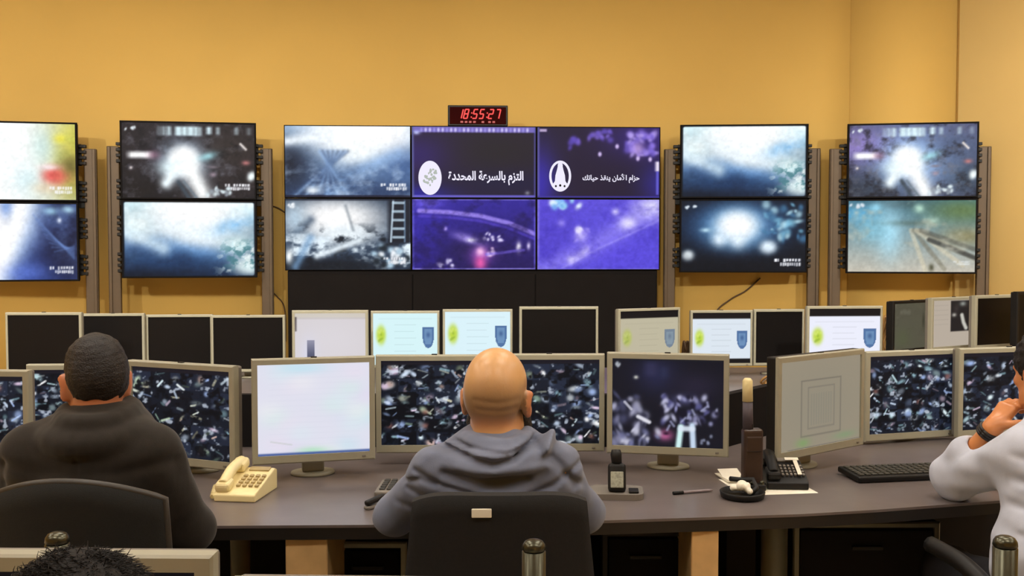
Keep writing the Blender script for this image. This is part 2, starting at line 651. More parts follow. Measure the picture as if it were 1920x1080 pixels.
def s_mist(stamped=False):
    im = canvas(WW, WH, (74, 126, 190))
    U, V = grid(im)
    vgrad(im, (214, 242, 248), (14, 34, 66))
    blob(im, .2, .62, .3, .16, (64, 104, 164), .9, 2, .2)
    blob(im, .35, .82, .5, .2, (24, 54, 96), .9, 2)
    blob(im, .55, .62, .3, .12, (84, 140, 206), .8, 2, .2)
    blob(im, .52, .16, .36, .34, (255, 255, 255), 1, 4)
    blob(im, .6, .42, .2, .18, (250, 255, 255), .9, 2.5)
    blob(im, .08, .34, .14, .16, (222, 242, 244), .95)
    stroke(im, [(.0, .38), (.3, .62)], .1, (220, 240, 250), .7, True)
    stroke(im, [(.3, .3), (.85, .6)], .14, (236, 248, 255), .6, True)
    blob(im, .84, .3, .16, .10, (110, 176, 230), .85, 2, -.35)
    blob(im, .93, .12, .1, .1, (216, 240, 248), .8)
    cloudy(im, 7, 5, 22, (250, 255, 255), .4, .75, (.62 - V) * 3, .55)
    cloudy(im, 9, 9, 23, (14, 30, 58), .45, .8, (V - .5) * 3 * (1.1 - U), .6)
    blob(im, .88, .58, .12, .12, (212, 240, 242), .9)
    blob(im, .95, .86, .14, .14, (230, 248, 248), .95, 3)
    m = np.clip((U - .66) * 6, 0, 1) * np.clip((V - .46) * 6, 0, 1)
    cloudy(im, 16, 13, 21, (66, 122, 132), .5, .62, m * np.clip((.95 - V) * 8, 0, 1), .8)
    cloudy(im, 14, 11, 25, (240, 250, 250), .54, .64, m, .8)
    blob(im, .14, .98, .5, .10, (8, 20, 38), .9)
    cm = np.clip(np.hypot(np.maximum(np.abs(U - .5) - .47, 0) * 1.7, np.maximum(np.abs(V - .5) - .46, 0)) * 60 - 1.2, 0, 1)
    return grain(mixin(im, cm, (10, 20, 34)), 5 + stamped)


def s_blobs():
    im = canvas(WW, WH, (8, 14, 26))
    blob(im, .45, .35, .42, .34, (44, 90, 150), .9, 2.5)
    blob(im, .45, .38, .24, .28, (150, 205, 245), .95, 2.5)
    blob(im, .45, .36, .17, .22, (255, 255, 255), 1, 3.5)
    blob(im, .31, .55, .06, .1, (226, 242, 255), .95)
    blob(im, .46, .56, .06, .12, (230, 244, 255), .9)
    blob(im, .7, .66, .07, .1, (226, 242, 255), 1, 3)
    blob(im, .2, .42, .04, .03, (190, 226, 244), .9)
    blob(im, .06, .78, .05, .08, (240, 250, 255), 1, 3)
    speck(im, .66, .06, .98, .55, 34, 9, [(120, 180, 210), (180, 220, 235), (70, 120, 160)], .012, .04, .75)
    speck(im, .03, .08, .12, .11, 6, 10, [(220, 230, 240)], .008, .014, .9)
    blob(im, .3, .95, .6, .14, (8, 12, 22), .8)
    return grain(stamp(im, .75, .82, .96, .93, 4), 9)


def s_road():
    im = canvas(WW, WH, (170, 172, 162))
    vgrad(im, (64, 116, 140), (196, 190, 176))
    blob(im, .4, .05, .3, .1, (60, 84, 90), .8)
    blob(im, .08, .2, .14, .12, (80, 170, 220), .9)
    blob(im, .22, .1, .05, .06, (150, 215, 240), .9)
    blob(im, .9, .15, .28, .18, (96, 120, 72), .9)
    blob(im, .93, .5, .2, .14, (140, 132, 92), .85)
    blob(im, .56, .12, .04, .06, (190, 230, 210), .9)
    blob(im, .66, .3, .06, .06, (196, 226, 206), .8)
    blob(im, .33, .45, .1, .35, (176, 226, 246), .9)
    blob(im, .2, .4, .14, .2, (130, 196, 220), .7)
    for k, c in enumerate(((214, 206, 180), (120, 116, 100), (216, 206, 178), (140, 132, 112), (84, 84, 76))):
        stroke(im, [(.5 + .02 * k, .42), (.62 + .14 * k, 1.0 - .05 * k)], .03, c, .6)
    stroke(im, [(.64, .55), (1.0, .8)], .03, (60, 62, 60), .85)
    blob(im, .5, .32, .2, .04, (70, 90, 80), .5)
    speck(im, .02, .06, .14, .1, 6, 14, [(220, 230, 240)], .01, .016, .9)
    blob(im, .66, .93, .02, .05, (60, 60, 40), .9)
    smear(im, 8, 6, 31, .6, 1, (170, 170, 150), (220, 216, 200))
    return grain(stamp(im, .83, .84, .96, .9, 5, (220, 225, 225)), 10)


def s_wall_glow():
    im = canvas(WW, WH, (60, 90, 140))
    U, V = grid(im)
    vgrad(im, (170, 206, 244), (46, 70, 112))
    blob(im, .02, .55, .22, .42, (18, 24, 40), .95)
    blob(im, .95, .5, .2, .3, (62, 92, 144), .85)
    blob(im, .62, .08, .5, .34, (255, 255, 255), 1, 4)
    blob(im, .55, .36, .22, .2, (250, 255, 255), .95, 2.5)
    stroke(im, [(.02, .22), (.35, .14)], .07, (240, 248, 255), .9, True)
    for k in range(12):
        stroke(im, [(.5 - .02 * k, .36), (.02 + .045 * k, 1.0)], .03, (150, 186, 232) if k % 2 else (44, 62, 98), .5, True)
    stroke(im, [(.36, .95), (.62, .6), (.9, .4)], .09, (150, 188, 236), .6, True)
    cloudy(im, 9, 7, 41, (200, 222, 248), .5, .8, (V - .3) * 2, .6)
    cloudy(im, 8, 7, 42, (26, 40, 72), .5, .8, (V - .4) * 2, .6)
    blob(im, .22, .9, .05, .05, (240, 248, 255), .95)
    blob(im, .85, .9, .3, .1, (30, 46, 80), .5)
    rect(im, 0, .965, 1, 1, (16, 18, 40), .9)
    return grain(stamp(im, .76, .8, .97, .9, 6), 8)


def s_wall_chaos():
    im = canvas(WW, WH, (46, 62, 84))
    U, V = grid(im)
    n = fnoise(WW, WH, 9, 7, 55, 4)
    blob(im, .4, .28, .4, .3, (255, 255, 255), 1, 3)
    blob(im, .48, .5, .25, .14, (236, 246, 252), .9, 3)
    stroke(im, [(.0, .62), (.2, .3)], .07, (60, 76, 98), .8, True)
    blob(im, .08, .28, .09, .2, (180, 206, 226), .8)
    mixin(im, np.clip((n - .52) * 5, 0, 1) * np.clip((V - .35) * 4, 0, 1), (226, 240, 250))
    mixin(im, np.clip((.42 - n) * 6, 0, 1) * np.clip((V - .3) * 4, 0, 1), (20, 28, 40))
    blob(im, .35, .96, .5, .14, (14, 20, 30), .95, 3)
    stroke(im, [(.08, .95), (.2, .55)], .06, (120, 160, 200), .7, True)
    blob(im, .03, .8, .03, .1, (250, 255, 255), 1)
    stroke(im, [(.25, .8), (.6, .58)], .05, (230, 242, 250), .9, True)
    stroke(im, [(.48, .1), (.54, .44)], .025, (120, 130, 140), .6, True)
    rect(im, .82, 0, 1, .62, (22, 26, 38), .95, .02)
    stroke(im, [(.86, .0), (.84, .6)], .014, (200, 220, 236), .8)
    stroke(im, [(.95, .0), (.95, .6)], .012, (120, 150, 180), .7)
    for k in range(5):
        stroke(im, [(.86, .06 + .12 * k), (.94, .06 + .12 * k)], .018, (190, 214, 230), .8)
    speck(im, .7, .66, .98, .95, 22, 57, [(245, 250, 255), (180, 210, 230), (20, 30, 40)], .015, .035, .9)
    speck(im, .02, .08, .1, .12, 5, 58, [(240, 245, 250)], .01, .016, .9)
    rect(im, 0, 0, 1, .03, (20, 24, 40), .8)
    return grain(stamp(im, .78, .82, .96, .92, 8), 11)


def s_navy_a():
    im = canvas(200, 116, (34, 24, 44))
    blob(im, .06, .4, .3, .3, (46, 28, 104), .85)
    blob(im, .05, .95, .3, .14, (40, 36, 160), .85)
    blob(im, .7, .35, .4, .3, (32, 28, 34), .8)
    blob(im, .8, .8, .5, .2, (24, 20, 58), .8)
    rect(im, 0, 0, 1, .085, (118, 106, 190), .95)
    r = np.random.default_rng(3)
    for k in range(26):
        blob(im, .08 + .034 * k, .05, .011, .03, (205, 196, 246) if k % 3 else (150, 140, 220), .9, 3)
    blob(im, .04, .09, .03, .03, (190, 196, 250), .9)
    rect(im, 0, .96, 1, 1, (104, 96, 200), .9)
    rect(im, 0, 0, .018, 1, (96, 100, 160), .9)
    rect(im, .985, 0, 1, 1, (84, 80, 160), .9)
    blob(im, .93, .93, .02, .03, (140, 140, 150), .8)
    return im


def s_violet_road():
    im = canvas(WW, WH, (46, 32, 140))
    vgrad(im, (48, 36, 150), (32, 20, 84))
    blob(im, .08, .5, .2, .7, (52, 40, 176), .7)
    blob(im, .5, .72, .28, .16, (28, 18, 70), .8)
    blob(im, .12, .06, .12, .08, (120, 104, 240), .7)
    pts = [(.06, .17), (.3, .19), (.55, .24), (.78, .34), (1.0, .5)]
    stroke(im, pts, .03, (150, 130, 232), .9)
    stroke(im, [(a, b + .07) for a, b in pts], .02, (80, 62, 190), .7)
    blob(im, .45, .56, .12, .06, (170, 150, 240), .8, 2, .3)
    blob(im, .48, .58, .04, .03, (240, 236, 255), 1)
    speck(im, .5, .48, .72, .58, 9, 61, [(220, 214, 250)], .01, .02, .9)
    blob(im, .56, .78, .1, .12, (150, 90, 200), .8)
    blob(im, .55, .9, .05, .12, (236, 90, 170), .9)
    blob(im, .55, .74, .035, .06, (250, 190, 236), 1)
    speck(im, .58, .7, .66, .82, 5, 62, [(250, 220, 250)], .012, .02, .9)
    blob(im, .86, .68, .02, .07, (244, 240, 255), 1)
    blob(im, .94, .66, .015, .05, (220, 210, 250), .9)
    stroke(im, [(.6, .78), (.9, .72)], .02, (120, 100, 220), .6)
    speck(im, .22, .84, .4, .98, 12, 63, [(220, 214, 250), (30, 20, 80)], .012, .025, .9)
    blob(im, .27, .42, .015, .03, (180, 160, 240), .9)
    rect(im, 0, 0, 1, .02, (130, 120, 220), .9)
    rect(im, 0, .975, 1, 1, (140, 130, 220), .9)
    rect(im, 0, 0, .02, 1, (90, 84, 200), .9)
    rect(im, .985, 0, 1, 1, (100, 90, 210), .9)
    U, V = grid(im)
    cloudy(im, 9, 7, 84, (24, 14, 70), .5, .75, 1 + 0 * U, .55)
    return grain(im, 13)


def s_navy_b():
    im = canvas(200, 116, (32, 22, 48))
    blob(im, .02, .8, .14, .5, (56, 44, 180), .85)
    blob(im, .9, .15, .35, .3, (56, 38, 126), .8)
    blob(im, 1, .8, .16, .3, (50, 46, 170), .6)
    speck(im, .25, .14, .34, .3, 8, 71, [(120, 96, 210), (90, 70, 180)], .015, .03, .7)
    speck(im, .42, .06, .62, .18, 14, 72, [(130, 106, 214), (100, 80, 190)], .015, .03, .7)
    speck(im, .72, .08, .97, .4, 46, 73, [(150, 126, 232), (110, 90, 200), (180, 160, 236)], .012, .035, .7)
    blob(im, .82, .3, .05, .1, (190, 160, 226), .8)
    for u, v in ((.51, .38), (.65, .27), (.82, .44), (.92, .45)):
        blob(im, u, v, .016, .035, (210, 190, 240), .95, 3)
    rect(im, .965, .48, .995, .62, (250, 240, 255), 1, .015)
    rect(im, .97, .62, .99, .95, (110, 104, 226), .8)
    rect(im, .02, .03, .08, .07, (190, 170, 210), .9)
    rect(im, 0, 0, .02, 1, (100, 96, 170), .8)
    rect(im, 0, .97, 1, 1, (60, 52, 150), .9)
    return im


def s_violet_glow():
    im = canvas(WW, WH, (90, 78, 214))
    vgrad(im, (92, 78, 214), (84, 72, 208))
    blob(im, .1, .5, .3, .6, (78, 62, 196), .8)
    blob(im, .7, .8, .35, .25, (88, 72, 216), .9)
    stroke(im, [(.05, 1.0), (.4, .72), (.75, .35), (1.0, .1)], .14, (150, 138, 246), .6, True)
    stroke(im, [(.2, .98), (.5, .7), (1.0, .3)], .02, (160, 150, 250), .5, True)
    blob(im, .95, .12, .16, .16, (226, 222, 255), .95)
    blob(im, .74, .34, .07, .09, (235, 230, 255), .9)
    blob(im, .64, .18, .03, .05, (220, 214, 255), .9)
    stroke(im, [(.28, .86), (.40, .72)], .06, (216, 208, 255), .8, True)
    blob(im, .36, .52, .05, .08, (190, 178, 250), .9)
    speck(im, .3, .4, .42, .6, 9, 81, [(226, 220, 255), (150, 136, 236)], .012, .03, .8)
    blob(im, .2, .34, .03, .05, (150, 136, 240), .8)
    speck(im, .12, .0, .34, .12, 16, 82, [(160, 226, 240), (120, 180, 240), (230, 245, 255)], .018, .035, .9)
    rect(im, 0, .98, 1, 1, (120, 110, 220), .8)
    rect(im, 0, 0, .02, 1, (130, 120, 220), .8)
    U, V = grid(im)
    cloudy(im, 9, 7, 83, (60, 44, 180), .5, .8, 1 + 0 * U, .45)
    return grain(im, 12)


FW, FH = 132, 112


def s_mosaic(seed, warm=0.0, n=(6, 6), top=.06):
    """a wall of small night camera pictures"""
    r = np.random.default_rng(seed)
    im = canvas(FW, FH, (16, 18, 26))
    nx, ny = n
    tints = [(190, 205, 225), (225, 232, 238), (140, 160, 200), (120, 150, 160), (190, 170, 190), (160, 185, 190)]
    for j in range(ny):
        for i in range(nx):
            u0, u1 = i / nx, (i + 1) / nx
            v0, v1 = top + (1 - top) * j / ny, top + (1 - top) * (j + 1) / ny
            base = np.array((20, 24, 34)) * r.uniform(.6, 1.9)
            rect(im, u0, v0, u1, v1, base, 1, .004)
            for k in range(r.integers(2, 5)):
                c = np.array(tints[r.integers(len(tints))], float) * r.uniform(.45, 1.25)
                if warm and r.random() < warm:
                    c = c * np.array((1.0, .95, .8))
                u, v = r.uniform(u0 + .02, u1 - .02), r.uniform(v0 + .02, v1 - .02)
                if r.random() < .5:
                    a = r.uniform(-1.2, 1.2)
                    L = r.uniform(.02, .05)
                    stroke(im, [(u - L * math.cos(a), v - L * math.sin(a)), (u + L * math.cos(a), v + L * math.sin(a))], r.uniform(.006, .014), np.minimum(c, 255), .9)
                else:
                    blob(im, u, v, r.uniform(.018, .06), r.uniform(.014, .045), np.minimum(c, 255), .95, 3, r.uniform(-1, 1))
            if r.random() < .12:
                blob(im, (u0 + u1) / 2, (v0 + v1) / 2, .03, .03, (150, 96, 86), .7, 2)
    n2 = fnoise(FW, FH, 15, 15, seed + 1, 3)
    mixin(im, np.clip((.43 - n2) * 7, 0, .9), (12, 14, 20))
    mixin(im, np.clip((n2 - .66) * 6, 0, .7), (215, 225, 240))
    rect(im, 0, 0, 1, top, (30, 28, 36), 1)
    return np.clip(im, 0, 255)


def s_crowd():
    im = canvas(FW, FH, (24, 24, 34))
    blob(im, .4, .18, .18, .2, (44, 46, 84), .7)
    rect(im, .3, .05, .4, .2, (52, 52, 84), .7, .03)
    rect(im, .44, .1, .5, .22, (44, 50, 80), .7, .03)
    blob(im, .22, .22, .02, .02, (205, 205, 196), .95)
    blob(im, .75, .3, .2, .14, (40, 36, 56), .8)
    blob(im, .65, .46, .12, .06, (84, 84, 130), .7)
    speck(im, .0, .42, .3, .98, 46, 91, [(130, 130, 160), (76, 78, 110), (180, 180, 205), (36, 36, 52)], .015, .045, .75)
    speck(im, .45, .42, .97, .72, 70, 92, [(150, 150, 190), (90, 90, 140), (196, 196, 226), (26, 24, 40), (26, 24, 40)], .012, .03, .85)
    stroke(im, [(.24, .66), (.34, .72)], .02, (225, 225, 235), .95)
    stroke(im, [(.12, .5), (.18, .58)], .014, (190, 190, 205), .9)
    blob(im, .48, .86, .07, .06, (200, 104, 156), .9)
    blob(im, .49, .84, .03, .02, (40, 20, 40), .9)
    stroke(im, [(.62, .76), (.6, .98)], .03, (206, 240, 240), 1)
    stroke(im, [(.72, .74), (.73, .98)], .03, (196, 214, 236), 1)
    stroke(im, [(.62, .78), (.72, .78)], .03, (220, 230, 244), .9)
    for k in range(7):
        x = .5 + .06 * k
        a_ = (.02, -.03, .04, .01, -.02, .05, -.01)[k]
        stroke(im, [(x, .8 - .045 * k), (x + a_, .75 - .045 * k)], .014, (170, 174, 210), .7, True)
    speck(im, .1, .8, .42, .98, 20, 93, [(200, 200, 220), (110, 112, 150), (30, 30, 44)], .012, .035, .85)
    speck(im, .75, .84, .97, .96, 6, 94, [(140, 146, 170)], .01, .015, .8)
    speck(im, .03, .06, .08, .1, 4, 95, [(190, 196, 205)], .01, .014, .8)
    rect(im, 0, 0, 1, .03, (34, 34, 40), 1)
    return im


def s_white():
    im = canvas(FW, FH, (224, 224, 238))
    for k, c in enumerate(((196, 226, 238), (226, 216, 240), (210, 236, 230), (232, 222, 238), (218, 232, 240), (236, 236, 240))):
        r = np.random.default_rng(100 + k)
        for q in range(4):
            blob(im, r.random(), r.random(), .12, .1, c, .55)
    blob(im, .42, .06, .2, .06, (190, 226, 240), .7)
    blob(im, .48, .95, .14, .04, (176, 226, 190), .8)
    for k in range(14):
        rect(im, .1, .1 + .06 * k, .9, .103 + .06 * k, (206, 208, 224), .35)
    stroke(im, [(.12, .84), (.3, .88)], .008, (190, 196, 190), .5)
    rect(im, 0, .965, 1, 1, (70, 92, 150), .95)
    return im


def s_grey_page():
    im = canvas(FW, FH, (150, 140, 122))
    blob(im, .5, .5, .6, .5, (142, 136, 120), .8)
    for a, b, c in ((.26, .26, (122, 116, 104)), (.34, .34, (128, 122, 110))):
        for s in (0, 1):
            stroke(im, [(a, .24 + (b - .26)), (1 - a, .24 + (b - .26))], .008, c, .8)
            stroke(im, [(a, .86 - (b - .26)), (1 - a, .86 - (b - .26))], .008, c, .8)
            stroke(im, [(a, .24 + (b - .26)), (a, .86 - (b - .26))], .008, c, .8)
            stroke(im, [(1 - a, .24 + (b - .26)), (1 - a, .86 - (b - .26))], .008, c, .8)
    for k in range(9):
        stroke(im, [(.38 + .03 * k, .4), (.38 + .03 * k, .74)], .007, (126, 124, 114), .5)
    blob(im, .28, .93, .08, .05, (120, 158, 96), .7)
    blob(im, .8, .92, .14, .04, (124, 150, 112), .7)
    rect(im, .1, .985, 1, 1, (84, 80, 90), .9)
    return im


def s_emblems(bg, header=0.0, dim=1.0, foot=0.0, fade=0.0):
    w, h = 96, 80
    im = canvas(w, h, bg)
    v0 = .02 + header
    H = 1 - header - .04
    U, V = grid(im)
    y = v0 + H * .42
    blob(im, .13, y, .075, H * .19, (190, 216, 70), 1, 4)
    speck(im, .08, y - H * .14, .18, y + H * .16, 9, 3, [(214, 232, 120), (150, 180, 60)], .014, .02, .7)
    # the shield: flat crown, pointed foot
    su, sv = (U - .85) / .085, (V - (y - H * .16)) / (H * .42)
    wdt = np.where(sv < .5, 1.0, np.sqrt(np.clip(1 - ((sv - .5) / .5) ** 2, 0, 1)))
    m = ((sv > 0) & (sv < 1) & (np.abs(su) < wdt)).astype(float)
    mixin(im, m * .95, (74, 108, 158))
    m2 = ((sv > .12) & (sv < .82) & (np.abs(su) < wdt * .66)).astype(float)
    mixin(im, m2 * .55, (130, 168, 205))
    blob(im, .85, y, .03, .05, (60, 90, 140), .8)
    for k in range(5):
        vv = v0 + H * (.22 + .13 * k)
        stroke(im, [(.34, vv), (.66 - .03 * (k % 2), vv)], .007, np.asarray(bg) * .9, .75)
    stroke(im, [(.1, v0 + H * .1), (.9, v0 + H * .1)], .012, np.asarray(bg) * .95, .7)
    im[:] = im * (1 - fade) + np.asarray(bg, float) * np.array((.92, .90, .86)) * fade
    if header:
        rect(im, 0, 0, 1, header, (22, 18, 20), 1)
    if foot:
        rect(im, 0, 1 - foot, 1, 1, (16, 14, 16), 1)
    return np.clip(im * dim, 0, 255)


def s_window():
    im = canvas(96, 80, (214, 208, 212))
    rect(im, 0, 0, 1, .09, (206, 198, 186), 1)
    rect(im, 0, .09, 1, .12, (186, 178, 172), .6)
    rect(im, .0, .08, .035, .34, (70, 60, 60), .9, .01)
    blob(im, .5, .5, .5, .4, (220, 216, 222), .7)
    blob(im, .2, .75, .12, .3, (216, 216, 236), .8)
    U, V = grid(im)
    m = ((np.abs(U - .23) < .055) & (V > .5)).astype(float)
    t = np.clip((V - .5) / .3, 0, 1)
    im[:] = im * (1 - m[..., None]) + (np.array((150, 150, 172)) * (1 - t[..., None]) + np.array((78, 82, 108)) * t[..., None]) * m[..., None]
    return im


def s_olive():
    im = canvas(72, 60, (84, 82, 68))
    smear(im, 5, 5, 201, .45, .8, (70, 66, 54), (96, 94, 80))
    blob(im, .8, .4, .03, .16, (50, 50, 40), .8)
    blob(im, .25, .75, .2, .2, (84, 92, 62), .5)
    return im


def s_photo_page():
    im = canvas(72, 72, (182, 170, 156))
    rect(im, .42, .03, 1, .68, (38, 34, 34), 1, .012)
    blob(im, .7, .1, .07, .05, (150, 156, 150), .9)
    blob(im, .5, .33, .05, .04, (190, 186, 176), .9)
    stroke(im, [(.68, .34), (.72, .5), (.78, .62)], .04, (196, 194, 184), 1)
    blob(im, .55, .2, .06, .08, (64, 56, 56), .7)
    for k in range(5):
        stroke(im, [(.05, .12 + .1 * k), (.36, .12 + .1 * k)], .01, (170, 158, 146), .6)
    return im


def screen_mesh(im, x0, x1, z0, z1, y):
    """a fine sheet of vertices that carries the picture"""
    h, w = im.shape[:2]
    xs = np.linspace(x0, x1, w)
    zs = np.linspace(z1, z0, h)
    X, Z = np.meshgrid(xs, zs)
    co = np.stack([X, np.full_like(X, y), Z], -1).reshape(-1, 3)
    idx = np.arange(w * h).reshape(h, w)
    q = np.stack([idx[1:, :-1], idx[1:, 1:], idx[:-1, 1:], idx[:-1, :-1]], -1).reshape(-1, 4)
    me = mesh_np('display', co, q)
    set_col(me, lin(im.reshape(-1, 3)))
    return me


def mesh_np(name, co, quads):
    me = bpy.data.meshes.new(name)
    me.vertices.add(len(co))
    me.vertices.foreach_set('co', np.ascontiguousarray(co, np.float32).ravel())
    n = len(quads)
    me.loops.add(n * 4)
    me.loops.foreach_set('vertex_index', np.ascontiguousarray(quads, np.int32).ravel())
    me.polygons.add(n)
    me.polygons.foreach_set('loop_start', np.arange(0, n * 4, 4, dtype=np.int32))
    me.update(calc_edges=True)
    me.validate()
    return me


def set_col(me, rgb):
    a = me.color_attributes.new('Col', 'FLOAT_COLOR', 'POINT')
    d = np.ones((len(me.vertices), 4), np.float32)
    d[:, :3] = rgb
    a.data.foreach_set('color', d.ravel())
# ------------------------------------------------------------------ placing helpers
def span(xl, xr, py, Y, yaw_deg):
    """centre and width of an upright panel whose edges are seen at pixels xl and xr"""
    r = math.radians(yaw_deg)
    c, s = math.cos(PITCH), math.sin(PITCH)
    k = c + (540 - py) / FPX * s
    P = Vector(((xl + xr) / 2 - 960, 0)) / FPX * Y / k
    P = Vector((P.x, Y))
    ends = []
    for px in (xl, xr):
        a = (px - 960) / FPX / k          # X = a * Y on this ray
        t = (a * P.y - P.x) / (math.cos(r) - a * math.sin(r))
        ends.append(P + Vector((math.cos(r), math.sin(r))) * t)
    mid = (ends[0] + ends[1]) / 2
    return mid, (ends[1] - ends[0]).length, r


def wall_display(im, W, H, loc, rz, label, group, bez=.014, strength=SCREENHI, foot=.014):
    t = empty('wall_display', loc, rz, label, 'display screen', group)
    MB().ring(-W / 2, W / 2, 0, H, bez, bez, bez, foot, 0, .03).build('bezel', DARKBEZEL, t)
    MB().box((0, .055, H / 2), (W - .01, .05, H - .01), .004).build('back_housing', BLACKPL, t)
    me = screen_mesh(im, -W / 2 + bez - .002, W / 2 - bez + .002, foot - .002, H - bez + .002, .006)
    link_mesh('display', me, strength, t)
    return t


def display_stand(xl, xr, ytop, ybot, Y, yaw, label, ims, dlabels):
    mid, W, r = span(xl, xr, 370, Y, yaw)
    z0, z1 = at((xl + xr) / 2, ybot, Y).z, at((xl + xr) / 2, ytop, Y).z
    H = (z1 - z0 - .006) / 2
    ztop = z0 + (z1 - z0) * .845
    t = empty('display_stand', (mid.x, mid.y, 0), r, label, 'display stand', 'display stands along the wall')
    for s in (-1, 1):
        x = s * (W / 2 + .075)
        u = MB().box((x, .135, ztop / 2 + .01), (.095, .05, ztop - .02), .006)
        u.box((x + .028 * s, .102, ztop / 2 + .01), (.022, .014, ztop - .03), .003)
        u.build('upright', POSTM, t)
        MB().box((x, .06, .012), (.16, .3, .024), .006).build('foot_plate', POSTM, t)
        for k in range(4):
            zc = z0 + (z1 - z0) * (.1 + .235 * k)
            b = MB()
            for q in range(4):
                b.box((s * (W / 2 + .018), .115, zc + (q - 1.5) * .045), (.06, .05, .024), .003)
            b.box((s * (W / 2 - .05), .125, zc), (.12, .03, .17), .003)
            b.build('bracket', BLACKPL, t)
    MB().box((0, .145, z0 + H), (W + .1, .05, .08), .004).build('crossbar', BLACKPL, t)
    for k in (0, 1):
        z = z0 + (H + .006) * (1 - k)
        wall_display(ims[k], W, H, (mid.x, mid.y, z), r, dlabels[k], 'screens on the display stands')
    return t


display_stand(-104, 146, 227, 528, 8.06, 12, 'brown grey display stand at the far left of the wall',
              (s_glare_yellow(), s_glare_blue()),
              ('top screen of the far left stand, white and yellow glare with a red car',
               'bottom screen of the far left stand, white glare over a blue road'))
display_stand(226, 481, 228, 521, 8.32, 10, 'brown grey display stand left of the big video wall',
              (s_headlight(0), s_mist()),
              ('dark top screen left of the video wall showing a white headlight glare',
               'pale blue misty bottom screen left of the video wall'))
display_stand(1275, 1515, 233, 511, 8.52, -4, 'brown grey display stand just right of the video wall',
              (s_mist(True), s_blobs()),
              ('misty blue top screen just right of the video wall',
               'dark bottom screen right of the video wall with round white glows'))
display_stand(1588, 1834, 230, 513, 8.22, -10, 'brown grey display stand at the far right of the wall',
              (s_headlight(1), s_road()),
              ('violet tinted top screen of the far right stand with a white headlight glare',
               'bottom screen of the far right stand showing a pale road with lanes'))

# ------------------------------------------------------------------ the video wall: cabinet and six screens
VY, VYAW = 8.46, 3.0
vmid, VW, vr = span(533, 1238, 370, VY, VYAW)
vz0, vz1 = at(886, 507, VY).z, at(886, 236, VY).z
vt = empty('video_wall_cabinet', (vmid.x, vmid.y, 0), vr, 'wide black cabinet carrying the six screen video wall', 'cabinet')
MB().box((0, .20, vz0 / 2), (VW - .035, .36, vz0), .006).build('body', BLACKMATT, vt)
for k in range(3):
    MB().box(((k - 1) * (VW - .05) / 3, .012, vz0 / 2 + .02), ((VW - .05) / 3 - .008, .014, vz0 - .1), .004).build('door', BLACKMATT, vt)
MB().box((0, .22, (vz0 + vz1) / 2), (VW - .3, .05, vz1 - vz0 - .1), .004).build('screen_mount', BLACKPL, vt)
DW, DH = VW / 3, (vz1 - vz0) / 2
VIMG = [[s_wall_glow(), s_navy_a(), s_navy_b()], [s_wall_chaos(), s_violet_road(), s_violet_glow()]]
VLAB = [['top left screen of the video wall, white glow over blue hills',
         'top middle screen of the video wall, navy with a white round seal and Arabic line',
         'top right screen of the video wall, navy with an oval seat belt sign'],
        ['bottom left screen of the video wall, white glare over a busy street',
         'bottom middle screen of the video wall, violet night road with a curved light line',
         'bottom right screen of the video wall, bright violet blue with a light streak']]
vd = [[None] * 3, [None] * 3]
ax = Vector((math.cos(vr), math.sin(vr), 0))
for j in range(2):
    for i in range(3):
        p = Vector((vmid.x, vmid.y, 0)) + ax * ((i - 1) * DW)
        vd[j][i] = wall_display(VIMG[j][i], DW - .002, DH - .002, (p.x, p.y, vz0 + DH * (1 - j) + .001), vr, VLAB[j][i], 'screens of the video wall', bez=.007, foot=.007)


def arabic(codes):
    return ''.join(chr(c) for c in reversed(codes))


TXT_A = arabic([0xFE8D, 0xFEDF, 0xFE98, 0xFEB0, 0xFEE1, 0x20, 0xFE91, 0xFE8E, 0xFEDF, 0xFEB4, 0xFEAE, 0xFECB, 0xFE94, 0x20,
                0xFE8D, 0xFEDF, 0xFEE4, 0xFEA4, 0xFEAA, 0xFEA9, 0xFE93])
TXT_B = arabic([0xFEA3, 0xFEB0, 0xFE8D, 0xFEE1, 0x20, 0xFE8D, 0xFEF7, 0xFEE3, 0xFE8E, 0xFEE5, 0x20, 0xFEF3, 0xFEE8, 0xFED8, 0xFEAC, 0x20,
                0xFEA3, 0xFEF4, 0xFE8E, 0xFE97, 0xFEDA])


def caption(parent, body, uc, vc, wid, hgt, off, y=-.001):
    me = text_mesh(body, 1.0, off, 0.004)
    co = np.empty(len(me.vertices) * 3, np.float32)
    me.vertices.foreach_get('co', co)
    co = co.reshape(-1, 3)
    lo, hi = co.min(0), co.max(0)
    out = np.zeros_like(co)
    out[:, 0] = (uc - .5) * DW + (co[:, 0] - (lo[0] + hi[0]) / 2) / (hi[0] - lo[0]) * wid * DW
    out[:, 2] = (1 - vc) * DH + (co[:, 1] - (lo[1] + hi[1]) / 2) / (hi[1] - lo[1]) * hgt * DH
    out[:, 1] = y - (co[:, 2] - lo[2]) * .2
    me.vertices.foreach_set('co', out.ravel())
    me.update()
    return link_mesh('caption', me, CAPTION, parent)


def disc_outline(uc, vc, ru, rv, n=40):
    return [((uc - .5) * DW + ru * DW * math.cos(2 * PI * k / n), (1 - vc) * DH + rv * DH * math.sin(2 * PI * k / n)) for k in range(n)]


# top middle screen: white round seal and the line of writing
ta = vd[0][1]
caption(ta, TXT_A, .595, .72, .60, .20, .030)
seal = MB().plate(disc_outline(.15, .72, .092, .235), -.003, .004).build('seal', CAPTION, ta)
sm = MB()
r_ = random.Random(4)
for k in range(30):
    a, q = r_.uniform(0, 2 * PI), math.sqrt(r_.random())
    u, v = .15 + .058 * q * math.cos(a), .70 + .12 * q * math.sin(a)
    sm.plate(disc_outline(u, v, r_.uniform(.006, .012), r_.uniform(.012, .024), 7), -.0045, -.0035)
sm.build('seal_emblem', CAPTIONGREY, seal)
